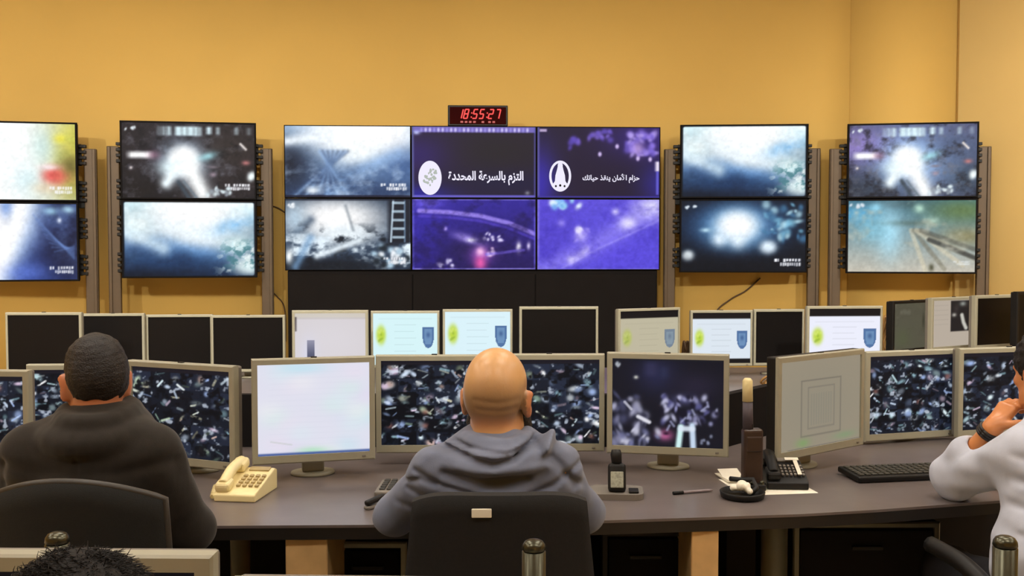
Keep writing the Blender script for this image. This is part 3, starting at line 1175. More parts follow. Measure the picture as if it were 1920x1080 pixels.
# top right screen: oval ring, belted figure with two wheels and the line of writing
tb = vd[0][2]
caption(tb, TXT_B, .60, .72, .46, .13, .024)
rg = MB()
O, I = disc_outline(.19, .69, .088, .215), disc_outline(.19, .69, .070, .182)
vo = [[rg.bm.verts.new((x, y, z)) for x, z in P] for P in (O, I) for y in (-.003, .004)]
for k in range(40):
    k2 = (k + 1) % 40
    for A, B in ((vo[0], vo[1]), (vo[1], vo[3]), (vo[3], vo[2]), (vo[2], vo[0])):
        rg.bm.faces.new((A[k], A[k2], B[k2], B[k]))
ringo = rg.build('seat_belt_sign', CAPTION, tb)
fg = MB()
U = lambda pts: [((u - .5) * DW, (1 - v) * DH) for u, v in pts]
fg.plate(U([(.165, .60), (.172, .545), (.19, .52), (.208, .545), (.215, .60), (.228, .68), (.232, .76), (.248, .80), (.256, .84), (.225, .86), (.19, .885), (.155, .86), (.124, .84), (.132, .80), (.148, .76), (.152, .68)]), -.003, .003)
fg.plate(disc_outline(.19, .545, .02, .045, 18), -.0035, .003)
fg.build('belted_figure', CAPTION, ringo)
hg = MB()
for u, v, a, b in ((.19, .82, .009, .018), (.155, .83, .008, .016), (.225, .83, .008, .016)):
    hg.plate(disc_outline(u, v, a, b, 14), -.0046, -.0036)
hg.build('sign_dots', DARKBEZEL, ringo)

# ------------------------------------------------------------------ the red clock on top of the video wall
cp = at(896, 235, VY)
cw = 112 / FPX * VY
ch = at(896, 197, VY).z - vz1
ck = empty('digital_clock', (cp.x, cp.y + .01, vz1), vr, 'black digital clock with red figures on top of the video wall', 'clock')
MB().box((0, .04, ch / 2), (cw, .08, ch), .006).build('case', BLACKPL, ck)
MB().box((0, -.002, ch / 2), (cw - .03, .008, ch - .03), .002).build('face', CLOCKFACE, ck)
SEG = {'0': 'abcdef', '1': 'bc', '2': 'abged', '3': 'abgcd', '4': 'fgbc', '5': 'afgcd', '6': 'afgedc', '7': 'abc', '8': 'abcdefg', '9': 'abfgcd'}


def digit(mb, ch_, x, z, w, h, th=.010, sl=.24):
    P = {'a': (0, h, w, h), 'b': (w, h, w, h / 2), 'c': (w, h / 2, w, 0), 'd': (0, 0, w, 0), 'e': (0, h / 2, 0, 0), 'f': (0, h, 0, h / 2), 'g': (0, h / 2, w, h / 2)}
    for s_ in SEG[ch_]:
        x0, z0_, x1, z1_ = P[s_]
        x0, x1 = x + x0 + sl * z0_, x + x1 + sl * z1_
        a, b = Vector((x0, 0, z + z0_)), Vector((x1, 0, z + z1_))
        d = (b - a).normalized()
        n = Vector((-d.z, 0, d.x)) * th / 2
        mb.plate([((a + n).x, (a + n).z), ((b + n).x, (b + n).z), ((b - n).x, (b - n).z), ((a - n).x, (a - n).z)], -.0095, -.0055)


dg = MB()
dw, dh = .030, .072
xs = [-.165, -.118, -.045, .008, .082, .138]
for chx, x in zip('185527', xs):
    digit(dg, chx, x, ch * .36, dw, dh)
for x in (-.062, .064):
    for z in (.42, .62):
        dg.box((x + .02 * z, -.0075, ch * z), (.010, .004, .010))
dg.build('time_figures', LEDRED, ck)
d2 = MB()
for k in range(8):
    if k != 4:
        d2.box((-.13 + .034 * k + (.02 if k > 5 else 0), -.0075, ch * .19), (.022, .004, .016), .001)
d2.build('date_figures', LEDDIM, ck)

# loose wires on the wall
def wire(pts, r, label, m=CABLE, name='cable', group=None):
    o = MB().tube(pts, r, 6).build(name, m)
    return tag(o, label, 'cable', group)


def wall_pt(px, py, off=.012):
    for _ in range(1):
        d = at(px, py, 9.0)
    # intersect the ray with the far wall
    k = d.x / 9.0
    Y = 9.0
    for _ in range(8):
        Y = wall_y(k * Y)
    p = at(px, py, Y)
    return p - Vector((0, off, 0))


def smooth_pts(pts, n=8):
    out = []
    P = [pts[0]] + list(pts) + [pts[-1]]
    for i in range(1, len(P) - 2):
        for k in range(n):
            t = k / n
            a, b, c_, d = (Vector(q) for q in P[i - 1:i + 3])
            out.append(.5 * ((2 * b) + (c_ - a) * t + (2 * a - 5 * b + 4 * c_ - d) * t * t + (3 * b - a - 3 * c_ + d) * t ** 3))
    out.append(Vector(pts[-1]))
    return out


wire(smooth_pts([wall_pt(1425, 521), wall_pt(1398, 545), wall_pt(1368, 562), wall_pt(1340, 590), wall_pt(1330, 660)]), .007,
     'dark cable slanting down the ochre wall right of the video wall')
wire(smooth_pts([wall_pt(505, 385), wall_pt(522, 390), wall_pt(540, 402)]), .006, 'short dark wire on the wall above the cabinet left of the video wall')
wire(smooth_pts([wall_pt(508, 545), wall_pt(520, 556), wall_pt(534, 578), wall_pt(536, 640)]), .006, 'dark wire hanging beside the lower left corner of the black cabinet')
# ------------------------------------------------------------------ monitors
FDZ = .78          # front desk top
BDZ = .79          # back desk top


def monitor(xl, xr, ytop, Y, yaw, h, deskz, im, label, group, bez=.019, top=.020, chin=.028, depth=.055, case=SILVER, off=False, power=SCREEN, base_w=.15, housing=None):
    mid, W, r = span(xl, xr, ytop, Y, yaw)
    zt = at((xl + xr) / 2, ytop, Y).z
    zb = zt - h
    t = empty('desk_monitor', (mid.x, mid.y, deskz), r, label, 'monitor', group)
    a, b = zb - deskz, zt - deskz
    MB().ring(-W / 2, W / 2, a, b, bez, bez, top, chin, 0, .028 if housing is None else .012).build('bezel', case, t)
    hb = MB().box((0, .038, (a + b) / 2), (W - .006, .026, h - .006), .006)
    if housing is not None:
        hb.box((0, .03, (a + b) / 2), (W - .002, .042, h - .003), .004)
    hb.box((0, .062, (a + b) / 2), (W * .62, .034, h * .6), .012)
    hb.build('back_housing', housing or (GREYPL if case is SILVER else BLACKPL), t)
    x0, x1, z0, z1 = -W / 2 + bez - .002, W / 2 - bez + .002, a + chin - .002, b - top + .002
    if off:
        MB().box((0, .009, (z0 + z1) / 2), (x1 - x0, .006, z1 - z0)).build('display', OFFGLASS, t)
    else:
        link_mesh('display', screen_mesh(im, x0, x1, z0, z1, .007), power, t)
    s = MB()
    zn = a + h * .45
    s.box((0, .088, zn / 2 + .006), (.075, .03, zn - .012), .006)
    s.box((0, .078, zn), (.1, .04, .1), .006)
    s.build('stand_neck', case, t)
    MB().lathe([(.99, 0), (1.0, .004), (.97, .010), (.5, .013)], (0, .10, .0005), 32, base_w / 2, .06).build('base', case, t)
    MB().box((W / 2 - bez - .02, -.001, a + chin / 2), (.012, .004, .006), .001).build('power_button', GREYPL, t)
    MB().box((0, .012, b + .0015), (.02, .012, .004), .001).build('top_latch', BLACKPL, t)
    return t


G1 = 'monitors on the front desk'
monitor(-158, 52, 694, 3.36, -4, .352, FDZ, s_mosaic(11), 'camera picture monitor cut off by the left edge of the photo', G1)
monitor(48, 262, 683, 3.80, 3, .335, FDZ, s_mosaic(12), 'camera picture monitor behind the dark haired man, its left edge showing', G1)
monitor(238, 437, 681, 3.52, -24, .352, FDZ, s_mosaic(13, .5, (5, 5)), 'turned camera picture monitor right of the dark haired man', G1)
monitor(471, 703, 671, 3.46, 15, .352, FDZ, s_white(), 'monitor with a plain pale white screen behind the cream phone', G1)
monitor(704, 924, 666, 3.70, 1, .352, FDZ, s_mosaic(15, .3), 'camera picture monitor left of the bald head', G1)
monitor(926, 1134, 664, 3.71, 1, .352, FDZ, s_mosaic(16, .2, (6, 5)), 'camera picture monitor right of the bald head', G1)
monitor(1138, 1368, 663, 3.56, -11, .352, FDZ, s_crowd(), 'monitor with one dark crowd picture, right of the bald man', G1)
monitor(1460, 1622, 662, 3.60, 38, .352, FDZ, s_grey_page(), 'sharply turned monitor with a dim grey page, behind the black desk phone', G1, housing=BLACKPL)
monitor(1625, 1798, 657, 4.12, 17, .356, FDZ, s_mosaic(18), 'camera picture monitor above the black keyboard', G1)
monitor(1800, 1990, 651, 4.16, 14, .356, FDZ, s_mosaic(19, 0, (5, 5)), 'camera picture monitor behind the raised hand of the man in white', G1)

G2 = 'monitors on the back desk'
BK = dict(bez=.013, top=.014, chin=.018, base_w=.16)
BW = (214, 244, 248)
monitor(9, 152, 586, 5.66, 2, .33, BDZ, None, 'switched off monitor at the left end of the back desk', G2, off=True, **BK)
monitor(150, 270, 588, 6.00, 4, .33, BDZ, None, 'switched off back desk monitor above the dark haired head', G2, off=True, **BK)
monitor(273, 398, 590, 6.06, 4, .33, BDZ, None, 'switched off back desk monitor, third from the left end', G2, off=True, **BK)
monitor(395, 534, 591, 5.98, 4, .33, BDZ, None, 'switched off back desk monitor just left of the black cabinet', G2, off=True, **BK)
monitor(547, 690, 582, 5.70, 3, .33, BDZ, s_window(), 'monitor with a plain pinkish grey page and a small blue bar', G2, bez=.015, top=.016, chin=.018, base_w=.16)
monitor(695, 824, 583, 5.98, 2, .33, BDZ, s_emblems(BW), 'bright white monitor with two emblems, left of the pair behind the bald head', G2, **BK)
monitor(830, 961, 580, 5.90, 2, .33, BDZ, s_emblems((218, 242, 250)), 'bright white monitor with two emblems, partly hidden by the bald head', G2, **BK)
monitor(974, 1122, 575, 5.60, 2, .33, BDZ, None, 'switched off monitor on the back desk just right of the bald head', G2, off=True, **BK)
monitor(1160, 1276, 578, 5.95, 24, .33, BDZ, s_emblems((206, 200, 176), .15, .95, 0, .38), 'turned monitor with a dim cream emblem page and black header', G2, **BK)
monitor(1295, 1412, 582, 6.10, 4, .33, BDZ, s_emblems((220, 230, 240), .13, 1, .1), 'back desk monitor with an emblem page between black bars, left of a dark one', G2, **BK)
monitor(1414, 1509, 580, 6.14, 4, .335, BDZ, None, 'switched off back desk monitor between two lit emblem pages', G2, off=True, **BK)
monitor(1514, 1656, 574, 5.72, 4, .33, BDZ, s_emblems((236, 238, 252), .15), 'brightest emblem page monitor, right of the dark one, black header bar', G2, **BK)
BK2 = dict(bez=.017, top=.017, chin=.02, base_w=.14)
monitor(1675, 1750, 563, 6.02, 34, .30, BDZ, s_olive(), 'black framed monitor with a dim olive screen', G2, case=BLACKPL, **BK2)
monitor(1748, 1834, 557, 5.94, 30, .30, BDZ, s_photo_page(), 'grey page monitor with a dark picture inset at its upper right', G2, **BK2)
monitor(1830, 1914, 553, 5.88, 26, .30, BDZ, None, 'switched off dark monitor near the right end of the back desk', G2, off=True, **BK2)
monitor(1908, 1996, 546, 5.70, 22, .30, BDZ, None, 'black framed switched off monitor cut off by the right edge', G2, off=True, case=BLACKPL, **BK2)

# ------------------------------------------------------------------ the front desk
def desk_y(px, py, z=FDZ):
    """depth at which the ray through the pixel meets height z"""
    d = at(px, py, 1.0) - Vector((0, 0, CAM_Z))
    return (z - CAM_Z) / d.z


def on_desk(px, py, z=FDZ):
    return at(px, py, desk_y(px, py, z))


fd = empty('control_desk', (0, 0, 0), 0, 'long brown grey front desk with dark edge and tan panels under it', 'desk')
front = [on_desk(px, py) for px, py in ((-260, 992), (60, 988), (400, 986), (700, 984), (960, 980), (1130, 976), (1320, 970), (1500, 964), (1640, 956), (1760, 947), (2060, 925))]
back = [(2.45, 5.0), (1.9, 4.75), (1.15, 4.42), (.82, 4.05), (-2.35, 4.02)]
poly = [(p.x, p.y) for p in front] + back
MB().prism(poly, FDZ - .008, FDZ).build('worktop', DESK, fd)
pe = [(p.x, p.y + .002) for p in front] + back
MB().prism(pe, FDZ - .042, FDZ - .008).build('edge_band', DESKEDGE, fd)
mb = MB()
mb.prism([(-2.3, 3.98), (.82, 3.98), (.82, 4.0), (-2.3, 4.0)], 0, FDZ - .042)
mb.build('modesty_panel', BLACKMATT, fd)
MB().prism([(-2.3, 4.025), (.84, 4.025), (1.17, 4.40), (1.92, 4.77), (2.45, 5.01), (2.43, 5.05), (1.9, 4.81), (1.15, 4.44), (.82, 4.065), (-2.3, 4.065)], 0.0, .985).build('back_screen_panel', BLACKMATT, fd)
for k, (a, b) in enumerate(((530, 610), (1300, 1352))):
    Y = on_desk((a + b) / 2, 984 if a < 960 else 970).y + .012
    xa, xb = (a - 960) / FPX * Y, (b - 960) / FPX * Y
    MB().box(((xa + xb) / 2, Y + .3, (FDZ - .042) / 2), (xb - xa, .6, FDZ - .044), .004).build('leg_panel', WOODTAN, fd)
for a, b in ((418, 456), (1440, 1490)):
    Y = 3.25
    xa, xb = (a - 960) / FPX * Y, (b - 960) / FPX * Y
    MB().lathe([(.07, 0), (.07, .01), ((xb - xa) / 2, .014), ((xb - xa) / 2, FDZ - .05), (.06, FDZ - .046), (.06, FDZ - .0425)], ((xa + xb) / 2, Y + .05, 0)).build('column', COLUMN, fd)


def pedestal(xl, xr, ytop, Y, label, trim=COLUMN, drawers=2, depth=.5, ztop=None):
    xa, xb = (xl - 960) / FPX * Y, (xr - 960) / FPX * Y
    zt = at(xl, ytop, Y).z
    W = xb - xa
    t = empty('pedestal_cabinet', ((xa + xb) / 2, Y, 0), 0, label, 'cabinet', 'cabinets under the front desk')
    MB().box((0, .02 + depth / 2, zt / 2), (W, depth, zt), .006).build('body', BLACKMATT, t)
    MB().ring(-W / 2, W / 2, .03, zt, .018, .018, .016, .016, 0, .02).build('face_frame', trim, t)
    hh = (zt - .07) / drawers
    for k in range(drawers):
        d = MB().box((0, .012, .05 + hh * (k + .5)), (W - .045, .016, hh - .012), .004).build('drawer', BLACKMATT, t)
        MB().box((0, -.004, .05 + hh * (k + .5) + hh * .3), (.1, .014, .012), .003).build('handle', BLACKPL, d)
    return t


pedestal(614, 760, 1018, 3.20, 'black cabinet with grey frame under the desk, behind the bald man on his left', SILVER)
pedestal(1130, 1296, 996, 3.22, 'plain black cabinet under the desk beside the right tan panel', BLACKPL, 2)
pedestal(1494, 1772, 980, 3.30, 'wide black cabinet with grey frame under the desk by the man in white', COLUMN, 2)

# ------------------------------------------------------------------ the back desk
bd = empty('control_desk', (0, 0, 0), 0, 'long back desk carrying the row of smaller monitors', 'desk')
BPTS = [(-3.15, 5.32), (3.2, 5.42), (3.2, 6.6), (-3.15, 6.5)]
MB().prism(BPTS, BDZ - .008, BDZ).build('worktop', DESK, bd)
MB().prism([(-3.15, 5.322), (3.2, 5.422), (3.2, 6.6), (-3.15, 6.5)], BDZ - .042, BDZ - .008).build('edge_band', DESKEDGE, bd)
MB().prism([(-3.1, 5.62), (3.15, 5.72), (3.15, 5.75), (-3.1, 5.65)], 0, BDZ - .042).build('modesty_panel', BLACKMATT, bd)
for x in (-2.9, -1.0, 1.0, 2.9):
    MB().box((x, 6.0, (BDZ - .042) / 2), (.04, .7, BDZ - .044), .004).build('leg_panel', WOODTAN, bd)

# ------------------------------------------------------------------ the foreground desk, its monitors and posts
GDZ = .735
gd = empty('control_desk', (0, 0, 0), 0, 'foreground desk below the frame carrying the near monitors', 'desk')
MB().box((0, 1.545, GDZ - .02), (3.0, .85, .04), .006).build('worktop', DESK, gd)
for x in (-1.4, 1.4):
    MB().box((x, 1.55, (GDZ - .04) / 2), (.05, .7, GDZ - .041), .004).build('leg_panel', WOODTAN, gd)
G3 = 'monitors on the foreground desk'
monitor(-190, 398, 1041, 1.45, -1.0, .345, GDZ, s_mosaic(31) * .5, 'large near monitor with thick beige frame at the bottom left', G3, bez=.026, top=.024)
monitor(430, 985, 1094, 1.47, -2.0, .335, GDZ, s_mosaic(32) * .5, 'near monitor peeping in as a thin cream line at the bottom', G3, bez=.024, top=.022)


def metal_post(px, py, Y, label):
    top = at(px, py, Y)
    h = top.z - GDZ
    t = empty('metal_post', (top.x, Y, GDZ), 0, label, 'post', 'steel posts on the foreground desk')
    r = .0215
    MB().lathe([(.045, 0), (.045, .006), (r + .004, .010), (r, .014), (r, h - .022), (r - .003, h - .021)], (0, 0, 0)).build('tube', STEEL, t)
    MB().lathe([(r - .003, h - .021), (r, h - .018), (r - .001, h - .010), (r - .005, h - .004), (r * .5, h - .001), (.001, h)], (0, 0, 0)).build('cap', STEEL, t)
    return t


metal_post(107, 997, 1.86, 'steel post tip beside the dark hair at the bottom left')
metal_post(1001, 1011, 1.86, 'upright steel post before the bald man\'s chair')
metal_post(1885, 1004, 1.86, 'upright steel post before the man in white, at the bottom right')
hp = at(1046, 1072, 1.78)
hd = empty('document_holder', (hp.x, 1.72, GDZ), 0, 'cream document holder with only its corner showing by the middle steel post', 'document holder')
zh = hp.z - GDZ
b = MB()
b.plate([(-.17, .02), (.02, .012), (.017, zh + .006), (-.01, zh - .008), (-.14, zh - .08)], .0, .006)
b.build('board', PAPER, hd)
MB().box((-.08, .03, .008), (.2, .1, .016), .004).build('base', CREAM, hd)
MB().box((-.08, .022, zh * .4), (.03, .012, zh * .8), .003).build('support', CREAM, hd)
# ------------------------------------------------------------------ office chairs
def chair_back(t, hw_bot, hw_top, z0, z1, arch, bow, m, y, thick=.03, rim=None, lean=.10, pw=2.0):
    """curved back: columns follow an arched top edge, rows widen from bottom to top"""
    nx, nz = 22, 12
    mb = MB()

    def P(i, j, side):
        a = -1 + 2 * i / nx
        q = j / nz
        hw = hw_bot + (hw_top - hw_bot) * q
        # rounded upper corners
        zt = z1 - arch * abs(a) ** pw
        x = a * hw
        z = z0 + (zt - z0) * q
        yy = y - lean * (z - z0) + bow * a * a - bow * .5 + side
        return (x, yy, z)
    F = [[mb.bm.verts.new(P(i, j, 0)) for j in range(nz + 1)] for i in range(nx + 1)]
    B = [[mb.bm.verts.new(P(i, j, -thick)) for j in range(nz + 1)] for i in range(nx + 1)]
    for i in range(nx):
        for j in range(nz):
            mb.bm.faces.new((F[i][j], F[i + 1][j], F[i + 1][j + 1], F[i][j + 1])).smooth = True
            mb.bm.faces.new((B[i][j], B[i][j + 1], B[i + 1][j + 1], B[i + 1][j])).smooth = True
        mb.bm.faces.new((F[i][0], B[i][0], B[i + 1][0], F[i + 1][0]))
        mb.bm.faces.new((F[i][nz], F[i + 1][nz], B[i + 1][nz], B[i][nz]))
    for j in range(nz):
        mb.bm.faces.new((F[0][j], F[0][j + 1], B[0][j + 1], B[0][j]))
        mb.bm.faces.new((F[nx][j], B[nx][j], B[nx][j + 1], F[nx][j + 1]))
    o = mb.build('backrest', m, t)
    if rim is not None:
        pts = [P(0, j, -thick / 2) for j in range(0, nz + 1)] + [P(i, nz, -thick / 2) for i in range(1, nx + 1)] + [P(nx, j, -thick / 2) for j in range(nz - 1, -1, -1)]
        MB().tube(pts, .009, 8).build('back_rim', rim, t)
    return P


def office_chair(loc, rz, label, back, arms='block'):
    t = empty('office_chair', loc, rz, label, 'chair', 'office chairs at the desks')
    MB().box((0, .02, .435), (.48, .46, .07), .03, seg=3).build('seat', BLACKFAB, t, smooth=True)
    MB().tube([(0, 0, .12), (0, 0, .41)], .028, 14).build('gas_column', BLACKPL, t)
    for k in range(5):
        a = 2 * PI * k / 5 + .3
        p = (math.cos(a) * .29, math.sin(a) * .29)
        l = MB().tube([(0, 0, .12), (p[0] * .5, p[1] * .5, .105), (p[0], p[1], .075)], [.03, .024, .016], 8).build('star_leg', BLACKPL, t)
        MB().tube([(p[0] - .02 * math.sin(a), p[1] + .02 * math.cos(a), .03), (p[0] + .02 * math.sin(a), p[1] - .02 * math.cos(a), .03)], .029, 12).build('caster', BLACKPL, l)
    P = back(t)
    MB().tube([(0, -.05, .40), (0, -.27, .42), (0, -.315, .55), (0, -.325, .75)], [.03, .03, .022, .018], 8).build('back_support', BLACKPL, t)
    for s in (-1, 1):
        if arms == 'block':
            a = MB().tube([(s * .22, .0, .41), (s * .285, .0, .43), (s * .29, -.01, .62)], .016, 8)
            a.box((s * .29, .0, .64), (.06, .26, .03), .012)
        else:
            pts = smooth_pts([(s * .23, -.10, .42), (s * .30, -.13, .48), (s * .36, -.12, .58), (s * .37, -.05, .66), (s * .37, .08, .705), (s * .37, .24, .715)], 6)
            a = MB().tube(pts, .024, 10)
        a.build('armrest', BLACKPL, t)
    return t


P2X, P2Y = -.035, 2.56
P1X, P1Y = -.985, 2.44
P3X, P3Y = 1.56, 2.86
P4X, P4Y = -.385, .80


def back_bald(t):
    z1 = 1.018
    P = chair_back(t, .245, .195, .50, z1, .022, .035, BLACKFAB, -.235, .035, pw=5.0, lean=.02)
    b = MB().box((-.04, -.299, .980), (.044, .006, .020), .002).build('name_plate', PAPER, t)
    return P


def back_arch(t):
    return chair_back(t, .215, .188, .50, 1.076, .045, .05, BLACKMESH, -.25, .02, rim=RIM, lean=.03)


def back_plain(t):
    return chair_back(t, .235, .215, .50, 1.03, .03, .05, BLACKFAB, -.24, .035, lean=.06, pw=4)


office_chair((P2X + .003, P2Y, 0), math.radians(1), 'black fabric office chair with a small cream tag, under the bald man', back_bald)
office_chair((P1X + .075, P1Y, 0), math.radians(-3), 'black mesh office chair with arched grey rim, under the man in the dark jacket', back_arch)
office_chair((P3X + .04, P3Y - .1, 0), math.radians(10), 'black office chair with curved tube armrests, under the man in white', back_plain, 'loop')
office_chair((P4X, P4Y - .02, 0), 0, 'black office chair of the nearest person, below the bottom edge of the frame', back_plain)
# ------------------------------------------------------------------ people: smooth bodies from distance fields
class Field:
    def __init__(self, lo, hi, h):
        self.lo, self.h = np.array(lo, float), h
        n = np.ceil((np.array(hi, float) - self.lo) / h).astype(int) + 1
        self.n = n
        self.ax = [(self.lo[k] + h * np.arange(n[k])) for k in range(3)]
        self.F = np.full(n, .2, np.float32)

    def sub(self, lo, hi):
        s = []
        for k in range(3):
            a = int(max(0, math.floor((lo[k] - self.lo[k]) / self.h)))
            b = int(min(self.n[k], math.ceil((hi[k] - self.lo[k]) / self.h) + 1))
            if b <= a:
                return None, None
            s.append(slice(a, b))
        g = (self.ax[0][s[0]][:, None, None], self.ax[1][s[1]][None, :, None], self.ax[2][s[2]][None, None, :])
        return tuple(s), g

    def put(self, fn, lo, hi, k, mode='u'):
        m = k + .03
        s, g = self.sub([v - m for v in lo], [v + m for v in hi])
        if s is None:
            return
        d = fn(*g).astype(np.float32)
        F = self.F[s]
        if mode == 'u':
            if k > 0:
                hh = np.maximum(k - np.abs(F - d), 0) / k
                self.F[s] = np.minimum(F, d) - hh * hh * k * .25
            else:
                self.F[s] = np.minimum(F, d)
        elif mode == 's':
            hh = np.maximum(k - np.abs(F + d), 0) / k if k > 0 else 0
            self.F[s] = np.maximum(F, -d) + hh * hh * k * .25

    def cone(self, a, b, ra, rb=None, k=.03, mode='u', flat=None):
        rb = ra if rb is None else rb
        a, b = np.array(a, float), np.array(b, float)
        ab = b - a
        L2 = float(ab @ ab) + 1e-9
        R = max(ra, rb)

        def fn(x, y, z):
            t = np.clip(((x - a[0]) * ab[0] + (y - a[1]) * ab[1] + (z - a[2]) * ab[2]) / L2, 0, 1)
            return np.sqrt((x - a[0] - t * ab[0]) ** 2 + (y - a[1] - t * ab[1]) ** 2 + (z - a[2] - t * ab[2]) ** 2) - (ra + (rb - ra) * t)
        self.put(fn, np.minimum(a, b) - R, np.maximum(a, b) + R, k, mode)

    def ell(self, c, r, k=.03, M=None, mode='u'):
        """ellipsoid; M = 3x3 columns of its axes"""
        c, r = np.array(c, float), np.array(r, float)
        M = np.eye(3) if M is None else np.array(M)
        R = r.max()

        def fn(x, y, z):
            dx, dy, dz = x - c[0], y - c[1], z - c[2]
            q = [M[0, i] * dx + M[1, i] * dy + M[2, i] * dz for i in range(3)]
            k0 = np.sqrt((q[0] / r[0]) ** 2 + (q[1] / r[1]) ** 2 + (q[2] / r[2]) ** 2)
            k1 = np.sqrt((q[0] / r[0] ** 2) ** 2 + (q[1] / r[1] ** 2) ** 2 + (q[2] / r[2] ** 2) ** 2) + 1e-6
            return k0 * (k0 - 1) / k1
        self.put(fn, c - R, c + R, k, mode)

    def net(self):
        """surface nets: one smooth closed quad surface"""
        F, n = self.F, self.n
        ins = F < 0
        c = [ins[i:n[0] - 1 + i, j:n[1] - 1 + j, k:n[2] - 1 + k] for i in (0, 1) for j in (0, 1) for k in (0, 1)]
        anyi = np.logical_or.reduce(c)
        alli = np.logical_and.reduce(c)
        act = anyi & ~alli
        I, J, K = np.nonzero(act)
        vid = np.full(act.shape, -1, np.int32)
        vid[I, J, K] = np.arange(len(I))
        acc = np.zeros((len(I), 3))
        cnt = np.zeros(len(I))
        cor = [(i, j, k) for i in (0, 1) for j in (0, 1) for k in (0, 1)]
        val = {q: F[I + q[0], J + q[1], K + q[2]] for q in cor}
        for p in cor:
            for ax_ in range(3):
                if p[ax_] == 0:
                    q = list(p)
                    q[ax_] = 1
                    q = tuple(q)
                    a, b = val[p], val[q]
                    m = (a < 0) != (b < 0)
                    t = np.where(m, a / np.where(m, a - b, 1), 0)
                    w = m.astype(float)
                    for d in range(3):
                        acc[:, d] += w * (p[d] + (t if d == ax_ else 0))
                    cnt += w
        co = acc / np.maximum(cnt, 1)[:, None] + np.stack([I, J, K], -1)
        co = co * self.h + self.lo
        quads = []
        for ax_ in range(3):
            a1, a2 = (ax_ + 1) % 3, (ax_ + 2) % 3
            lo_ = [slice(1, n[d] - 1) for d in range(3)]
            lo_[ax_] = slice(0, n[ax_] - 1)
            hi_ = list(lo_)
            hi_[ax_] = slice(1, n[ax_])
            A, B = ins[tuple(lo_)], ins[tuple(hi_)]
            P = np.stack(np.nonzero(A != B), -1)
            off = np.array([1, 1, 1])
            off[ax_] = 0
            P = P + off
            flip = ins[P[:, 0], P[:, 1], P[:, 2]]
            e1, e2 = np.zeros(3, int), np.zeros(3, int)
            e1[a1], e2[a2] = 1, 1
            v = [vid[tuple((P - x).T)] for x in (e1 + e2, e2, 0 * e1, e1)]
            q = np.stack(v, -1)
            q[~flip] = q[~flip][:, ::-1]
            quads.append(q)
        q = np.concatenate(quads)
        q = q[(q >= 0).all(1)]
        return co, q


def rotm(yaw=0, pitch=0, roll=0):
    return np.array((Matrix.Rotation(yaw, 3, 'Z') @ Matrix.Rotation(pitch, 3, 'X') @ Matrix.Rotation(roll, 3, 'Y')))


def add_head(f, H, R, scale=1.0, ears=True, es=1.0):
    """head around H; local x right, y forward, z up"""
    W = lambda p: H + R @ (np.array(p) * scale)
    e = lambda c, r, k, M=None, mode='u': f.ell(W(c), np.array(r) * scale, k, R if M is None else R @ M, mode)
    e((0, -.008, .018), (.077, .097, .089), .02)
    e((0, -.05, -.018), (.066, .054, .062), .03)
    e((0, .035, -.045), (.06, .06, .075), .03)
    e((0, .045, -.092), (.044, .046, .032), .03)
    for s in (-1, 1):
        e((s * .03, .074, .004), (.028, .016, .010), .02)            # brow
        e((s * .037, .070, -.036), (.022, .022, .016), .02)          # cheek bone
        e((s * .045, .02, -.085), (.022, .04, .026), .03)            # jaw angle
        f.ell(W((s * .031, .093, -.012)), np.array((.014, .014, .010)) * scale, .012, R, 's')
        if ears:
            M = rotm(yaw=s * -.5, pitch=-.15)
            e((s * .081, -.004, -.030), (.009 * es, .020 * es, .032 * es), .010, M)
            e((s * (.087 + .006 * (es - 1)), -.009, -.022), (.006 * es, .017 * es, .025 * es), .006, M)
            e((s * .082, .004, -.056), (.008, .010, .012), .008)
            f.ell(W((s * .094, .004, -.028)), np.array((.007, .010, .016)) * scale, .006, R @ M, 's')
    f.cone(W((0, .092, -.012)), W((0, .106, -.044)), .009 * scale, .013 * scale, .014)
    for s in (-1, 1):
        f.ell(W((s * .011, .098, -.050)), np.array((.009, .010, .007)) * scale, .008, R)
    f.cone(W((-.020, .086, -.076)), W((.020, .086, -.076)), .006, .006, .008)
    f.cone(W((-.017, .085, -.087)), W((.017, .085, -.087)), .007, .007, .008)


def add_hand(f, wrist, fwd, nrm, side, curl=.5, spread=.12, size=1.0):
    """fwd: wrist to knuckles; nrm: out of the back of the hand; side: +1 thumb to the right of fwd seen from the back"""
    w = np.array(wrist, float)
    F = np.array(fwd, float)
    F /= np.linalg.norm(F)
    N = np.array(nrm, float)
    N -= F * (N @ F)
    N /= np.linalg.norm(N)
    T = np.cross(F, N) * side                                        # thumb side
    s = size
    f.cone(w, w + F * .02 * s, .024 * s, .026 * s, .02)
    for q in (-1.2, -.4, .4, 1.2):
        f.cone(w + F * .018 * s + T * q * .012 * s, w + F * .082 * s + T * q * .019 * s, .015 * s, .0125 * s, .012)
    L = {1.2: (.040, .024, .020), .4: (.044, .028, .021), -.4: (.041, .026, .020), -1.2: (.032, .020, .017)}
    for q, seg in L.items():
        p = w + F * .084 * s + T * q * .019 * s
        d0 = F + T * q * spread * .5
        ang = 0
        for i, l in enumerate(seg):
            ang += curl * (.55, .95, .6)[i]
            d = d0 * math.cos(ang) - N * math.sin(ang)
            d /= np.linalg.norm(d)
            r0, r1 = (.0095, .0088, .0080)[i] * s, (.0088, .0080, .0070)[i] * s
            f.cone(p, p + d * l * s, r0, r1, .004)
            p = p + d * l * s
    p = w + F * .022 * s + T * .022 * s
    d = F * .62 + T * .75 - N * .25
    for i, l in enumerate((.040, .032, .026)):
        d = d / np.linalg.norm(d)
        f.cone(p, p + d * l * s, (.0135, .0110, .0098)[i] * s, (.011, .0098, .0085)[i] * s, .006)
        p = p + d * l * s
        d = d + F * .25 - N * .22 * curl


